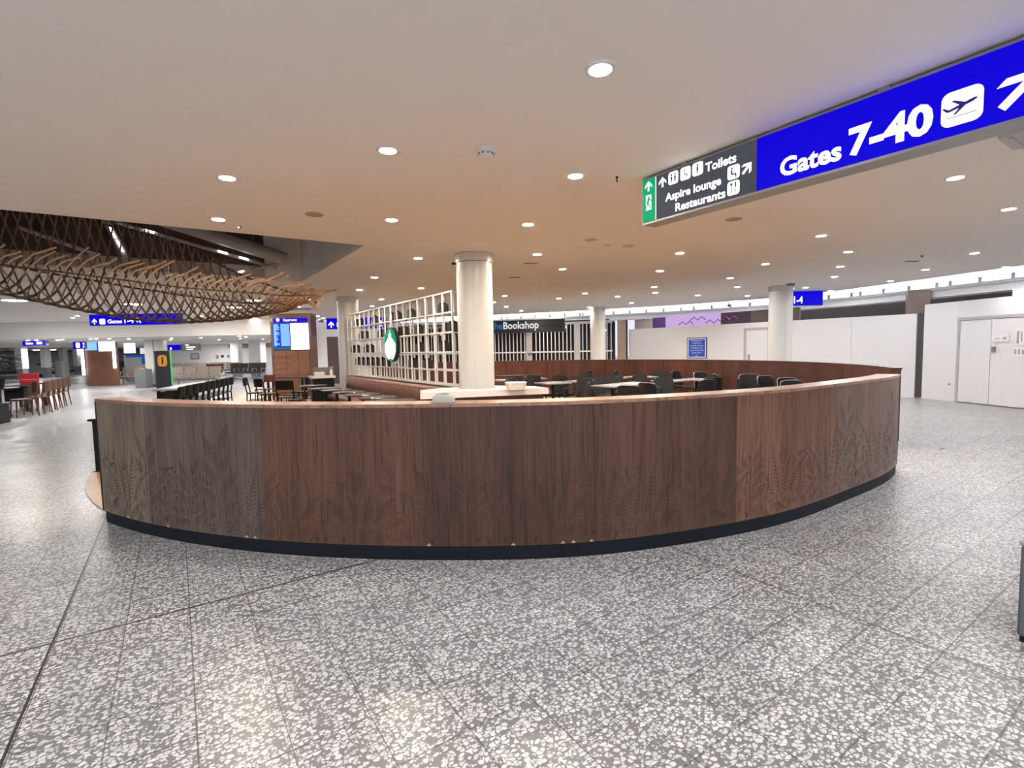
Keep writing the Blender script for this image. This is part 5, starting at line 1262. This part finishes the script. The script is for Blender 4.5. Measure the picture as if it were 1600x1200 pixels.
# seat rows
def seat_row(lb, px, py, rz, n_, m, w_=.58):
    q = atz(px, py, 0); t = thing('seat_row', lb, 'seating', q, rz, None)
    for k in range(n_):
        x = (k - (n_ - 1) / 2) * w_
        MB().sheet(lambda u, v: ((x - w_ * .45 + w_ * .9 * u, -.25 + .48 * v, .42 - .03 * math.sin(PI * v)), (0, 0, 1)), 4, 5, .06).build('seat', m, t, smooth=50)
        MB().sheet(lambda u, v: ((x - w_ * .45 + w_ * .9 * u, .25 + .10 * v, .42 + .52 * v), (0, -1, .2)), 4, 5, .06).build('backrest', m, t, smooth=50)
        MB().tube([(x + w_ / 2, .22, .42), (x + w_ / 2, .20, .62), (x + w_ / 2, -.2, .62), (x + w_ / 2, -.2, .42)], .018, n=6).build('armrest', M_CHROME, t)
    MB().bar((-n_ * w_ / 2, 0, .34), (n_ * w_ / 2, 0, .34), .08, .06).build('beam', M_STEEL, t)
    for s_ in (-1, 1): MB().bar((s_ * n_ * w_ * .3, 0, .03), (s_ * n_ * w_ * .3, 0, .34), .06, .06).build('foot', M_STEEL, t); MB().box((s_ * n_ * w_ * .3, 0, .02), (.10, .55, .04)).build('foot_bar', M_STEEL, t)
    return t
M_BEIGE = mat('taupe_vinyl', (.24, .19, .155), .45); M_DKBR = mat('dark_brown_vinyl', (.055, .03, .026), .45); M_RUST = mat('rust_vinyl', (.17, .05, .035), .45)
seat_row('row of four taupe airport seats right of the green-edged totem', 303, 604, .05, 4, M_BEIGE); seat_row('pair of taupe airport seats left of the grey recycling cabinet', 204, 601, .05, 2, M_BEIGE)
seat_row('row of dark brown airport seats left of the departures tower', 384, 592, -.1, 4, M_DKBR); seat_row('pair of rust-brown airport seats beside the dark brown row', 331, 593, -.1, 2, M_RUST)
seat_row('long pale row of airport seats in the background behind the taupe row', 316, 587, .0, 9, mat('pale_taupe_vinyl', (.34, .28, .25), .5), w_=.62); seat_row('black airport seats behind the grey block, below the far screens', 166, 598, .2, 3, M_BLACK)
# far screens wall
Y = 26.0; a, b = aty(134, 560, Y), aty(178, 560, Y); t = thing('screen_wall', 'brown timber wall with blue and white screens and bright light strips at both edges', 'information board', ((a.x + b.x) / 2, Y, 0)); o = t.location.copy()
MB().obox((a.x, Y, 0), (b.x - a.x, 0, 0), (0, .3, 0), UZ * 2.29).build('timber_wall', wood('reddish_boards', (112, 72, 56), (146, 104, 84), coord='Object', su=2, sv=14), t, origin=o, smooth=0)
def scr2(px0, px1, py0, py1, m, nm):
    p_, q_ = aty(px0, py1, Y), aty(px1, py0, Y); MB().obox((p_.x, Y - .04, p_.z), (q_.x - p_.x, 0, 0), (0, .04, 0), UZ * (min(q_.z, 2.28) - p_.z)).build(nm, m, t, origin=o, smooth=0)
scr2(134, 152.5, 532.5, 547.5, M_SCREENB, 'blue_screen'); scr2(152.5, 155, 532.5, 549, M_SCREEND, 'screen_edge'); scr2(155.3, 174.5, 532.5, 549, M_SCREENW, 'white_screen')
for (px, y1) in ((133, 586), (181.5, 575)):
    p_ = aty(px, y1, Y); MB().obox((p_.x - .06, Y - .10, max(p_.z, .5)), (.12, 0, 0), (0, .06, 0), UZ * (2.28 - max(p_.z, .5))).build('light_strip', M_GLOW, t, origin=o, smooth=0)
q = atz(146, 601, 0); t = thing('planter_block', 'grey block in front of the brown screen wall', 'block', q); MB().box((0, 0, .42), (.40, .5, .84)).build('block_body', M_GREY, t, bevel=.01)
MB().box((0, 0, .85), (.42, .52, .02)).build('block_top', M_GREY, t)
# information desk beyond
Y = 30.0; a, b = aty(196, 560, Y), aty(238, 560, Y); t = thing('information_desk', 'blue and white information desk left of the pale column', 'desk', ((a.x + b.x) / 2, Y, 0)); o = t.location.copy(); M_DESKB = emat('desk_blue', (.01, .10, .42), .7)
def dk(px0, px1, py0, py1, m, nm, d_=.3, off=0):
    p_, q_ = aty(px0, py1, Y), aty(px1, py0, Y); MB().obox((p_.x, Y - off, max(0, p_.z)), (q_.x - p_.x, 0, 0), (0, d_, 0), UZ * (q_.z - max(0, p_.z))).build(nm, m, t, origin=o, smooth=0)
dk(197, 237, 554, 610, M_LGREY, 'desk_body'); dk(197, 237, 554, 558.5, M_DESKB, 'blue_band', .3, .02); dk(222, 237, 558.5, 569, M_DESKB, 'blue_end', .3, .02); dk(194, 209, 536, 552, M_SCREENW, 'white_screen', .1); dk(219, 236, 541.5, 543.5, M_DESKB, 'blue_header', .1, .02); dk(219, 236, 543.5, 553, M_SIGNDIM, 'white_board', .1)
# posters on the far white wall
for (px0, px1, py0, py1, lb) in ((298, 310.5, 552, 561.5, 'grey framed notice board on the far white wall'), (337.5, 340.5, 555, 560, 'small grey picture, leftmost of three on the far white wall'), (345.5, 349, 555, 558.5, 'small black picture, middle of three on the far white wall'), (355, 358, 555, 558.5, 'small pale blue picture, rightmost of three on the far white wall')):
    p_, q_ = aty(px0, py1, 38.5), aty(px1, py0, 38.5); t = thing('wall_notice', lb, 'notice', (p_.x, 38.5, p_.z)); o = t.location.copy()
    MB().obox(p_, (q_.x - p_.x, 0, 0), (0, .04, 0), UZ * (q_.z - p_.z)).build('board', M_GREY if 'black' not in lb else M_BLACK, t, origin=o, smooth=0); MB().obox(p_ + Vector((.06, -.01, .06)), (q_.x - p_.x - .12, 0, 0), (0, .01, 0), UZ * (q_.z - p_.z - .12)).build('sheet', M_LGREY if 'black' not in lb else M_BLACK, t, origin=o, smooth=0)
# dark doorway recess in the white wall left of the lattice column
dd = MB(); p_, q_ = aty(513, 577, 23.98), aty(532, 526, 23.98); dd.obox((p_.x, 23.96, 0), (q_.x - p_.x, 0, 0), (0, .03, 0), UZ * q_.z); structure(dd.build('door_1', wood('dark_door', (70, 56, 54), (96, 80, 76), coord='Object', su=4, sv=2), smooth=0))
# tall lounge lamps: bright linear lights far behind
for i, (px0, px1, py) in enumerate(((51, 64, 543.5), (69, 83, 545))):
    p_, q_ = aty(px0, py, 46), aty(px1, py, 46); tag(MB().obox((p_.x, 46, 2.22), (q_.x - p_.x, 0, 0), (0, .3, 0), UZ * .06).build('linear_light', M_GLOW, origin=(p_.x, 46, 2.22), smooth=0), ('left' if i == 0 else 'right') + ' bright linear ceiling light before the black windows far left', 'light')
# lounge furniture far left
for (px, py, m, lb) in ((52, 589, M_LGREY, 'pale rounded lounge chair far left below the black windows'), (89, 584, M_BEIGE, 'taupe lounge chair far left between two white columns'), (66, 583, M_BLACK, 'black lounge chair far left beside a white column')):
    q = atz(px, py, 0); t = thing('lounge_chair', lb, 'chair', q, .3); MB().box((0, 0, .32), (1.2, .9, .34)).build('seat', m, t, bevel=.08); MB().sheet(lambda u, v: ((-.6 + 1.2 * u, .42 + .06 * v, .4 + .55 * v), (0, 1, 0)), 6, 3, .16).build('backrest', m, t, smooth=60, bevel=.03)
    MB().box((0, 0, .08), (.9, .7, .15)).build('base', M_BLACK, t)
q = atz(98, 588, 0); t = thing('litter_bin', 'pale grey cylinder-cornered bin far left before the dark seats', 'bin', q); MB().prism(rrect(.8, .7, .2), 0, 1.2).build('bin_body', M_LGREY, t); MB().prism(rrect(.82, .72, .2), 1.2, 1.25).build('bin_lid', M_LGREY, t)
seat_row('dark blue-grey row of seats far left beside the screen wall', 117, 582, 0, 5, mat('slate_vinyl', (.035, .045, .07), .5), w_=.75)
# bar restaurant at the left edge: dark round table, chairs, plant, red sign
q = atz(-20, 607, .76); t = thing('round_dining_table', 'large dark round table at the left edge below the plant', 'table', (q.x, q.y, 0)); MB().lathe([(0, .72), (.58, .725), (.6, .74), (.6, .76), (0, .76)], n=44).build('tabletop', M_TABLETOP, t); MB().lathe([(.42, 0), (.42, .04), (.12, .12), (.10, .5), (.2, .72)], n=24).build('pedestal', M_TABLETOP, t)
def bent_chair(label):
    m = wood('bentwood', (70, 40, 28), (112, 70, 48), coord='Object', su=6, sv=6); t = thing('bentwood_chair', label, 'chair')
    MB().prism(rrect(.42, .42, .1), .44, .47).build('seat', m, t, bevel=.006)
    for sx in (-1, 1):
        MB().tube([(sx * .21, -.24, .0), (sx * .18, -.19, .45), (sx * .20, -.27, .87)], [.015, .02, .015], n=8).build('leg', m, t); MB().tube([(sx * .20, .20, .0), (sx * .17, .17, .45)], [.014, .02], n=8).build('leg', m, t)
    MB().sheet(lambda u, v: ((-.20 + .40 * u, -.265 - .04 * math.sin(PI * u), .60 + .27 * v + .02 * math.sin(PI * u) * v), (0, 1, 0)), 8, 3, .018).build('backrest', m, t, smooth=50)
    return t
a_, b_ = atz(64, 647, 0), atz(96.5, 634.5, 0)
for i in range(5):
    q = a_.lerp(b_, i / 4); place('bent', bent_chair, (q.x - .18, q.y + .1, 0), PI / 2 + .35, f'brown bentwood chair in the row at the left edge, {ORD[i]} counted from the near end', 'bentwood chairs at the left')
q = atz(38, 652, 0); place('bent', None, (q.x - .1, q.y + .1, 0), PI - .5, 'brown bentwood chair pushed up to the large dark round table', 'bentwood chairs at the left')
q0 = a_.lerp(b_, .62) + Vector((-.98, .1, 0)); t = thing('long_dining_table', 'dark long table beside the row of bentwood chairs, carrying the red sign', 'table', q0, math.atan2(b_.x - a_.x, -(b_.y - a_.y)) + PI)
MB().box((0, 0, .735), (.7, 2.2, .05)).build('tabletop', M_TABLETOP, t, bevel=.008)
for sx in (-1, 1):
    for sy in (-1, 1): MB().box((sx * .28, sy * 1.0, .355), (.08, .08, .71)).build('leg', M_TABLETOP, t)
MB().box((0, 0, .5), (.4, 1.8, .40)).build('under_frame', M_BLACK, t)
q = aty(46.5, 600, 14.3); ts = thing('table_sign', 'red sign board with white lines standing on the long dark table', 'sign', (q.x, 14.3, .76), 0); MB().box((0, 0, .16), (.54, .03, .32)).build('sign_face', mat('red_sign', (.48, .02, .035), .4, emit=.12, ecol=(.48, .02, .035)), ts, bevel=.004); MB().box((0, -.017, .14), (.46, .004, .015)).build('sign_line', mat('pink_print', (.8, .45, .45), .5), ts); MB().box((0, 0.02, .006), (.5, .14, .012)).build('foot', M_BLACK, ts)
q = atz(-4, 606, .76); pl = thing('potted_plant', 'dark leafy plant in a black pot on the round table, left edge', 'plant', (q.x, q.y, .76)); MB().lathe([(.12, 0), (.17, .25), (.15, .25), (.13, .2), (0, .2)], n=20).build('pot', M_BLACK, pl); lf = MB(); pr = random.Random(2)
for i in range(150):
    a = pr.uniform(0, 2 * PI); e = pr.uniform(-.5, 1.3); r_ = pr.uniform(.12, .42); c = Vector((r_ * math.cos(a) * math.cos(e), r_ * math.sin(a) * math.cos(e), .62 + .42 * math.sin(e) * r_ / .42)); d = Vector((math.cos(a), math.sin(a), pr.uniform(-.5, .6))).normalized(); s_ = d.cross(UZ).normalized() * .035; up_ = s_.cross(d).normalized() * .012
    lf.add([c, c + d * .08 + s_ + up_, c + d * .20 - up_, c + d * .08 - s_ + up_, c + d * .1 - up_ * .4], [(0, 1, 4), (1, 2, 4), (2, 3, 4), (3, 0, 4)])
lf.build('foliage', mat('dark_leaf', (.012, .018, .010), .4), pl, smooth=0); st = MB()
for k in range(7): a = k * .9; st.tube([(0, 0, .2), (.06 * math.cos(a), .06 * math.sin(a), .45), (.2 * math.cos(a), .2 * math.sin(a), .75)], [.012, .009, .005], n=5)
st.build('stems', mat('dark_stem', (.03, .02, .012), .6), pl)
q = atz(-14, 664, 0); t = thing('planter_box', 'black planter box low at the left edge under the dark table', 'planter', (q.x - .75, q.y + .05, 0), .25); MB().box((0, 0, .22), (1.7, .35, .44)).build('box_body', M_BLACK, t, bevel=.01); MB().box((0, 0, .45), (1.74, .39, .03)).build('box_rim', M_BLACK, t)
S.cycles.max_bounces = 8; S.cycles.diffuse_bounces = 5; S.cycles.glossy_bounces = 3; S.cycles.transmission_bounces = 5; S.cycles.sample_clamp_indirect = 4.0
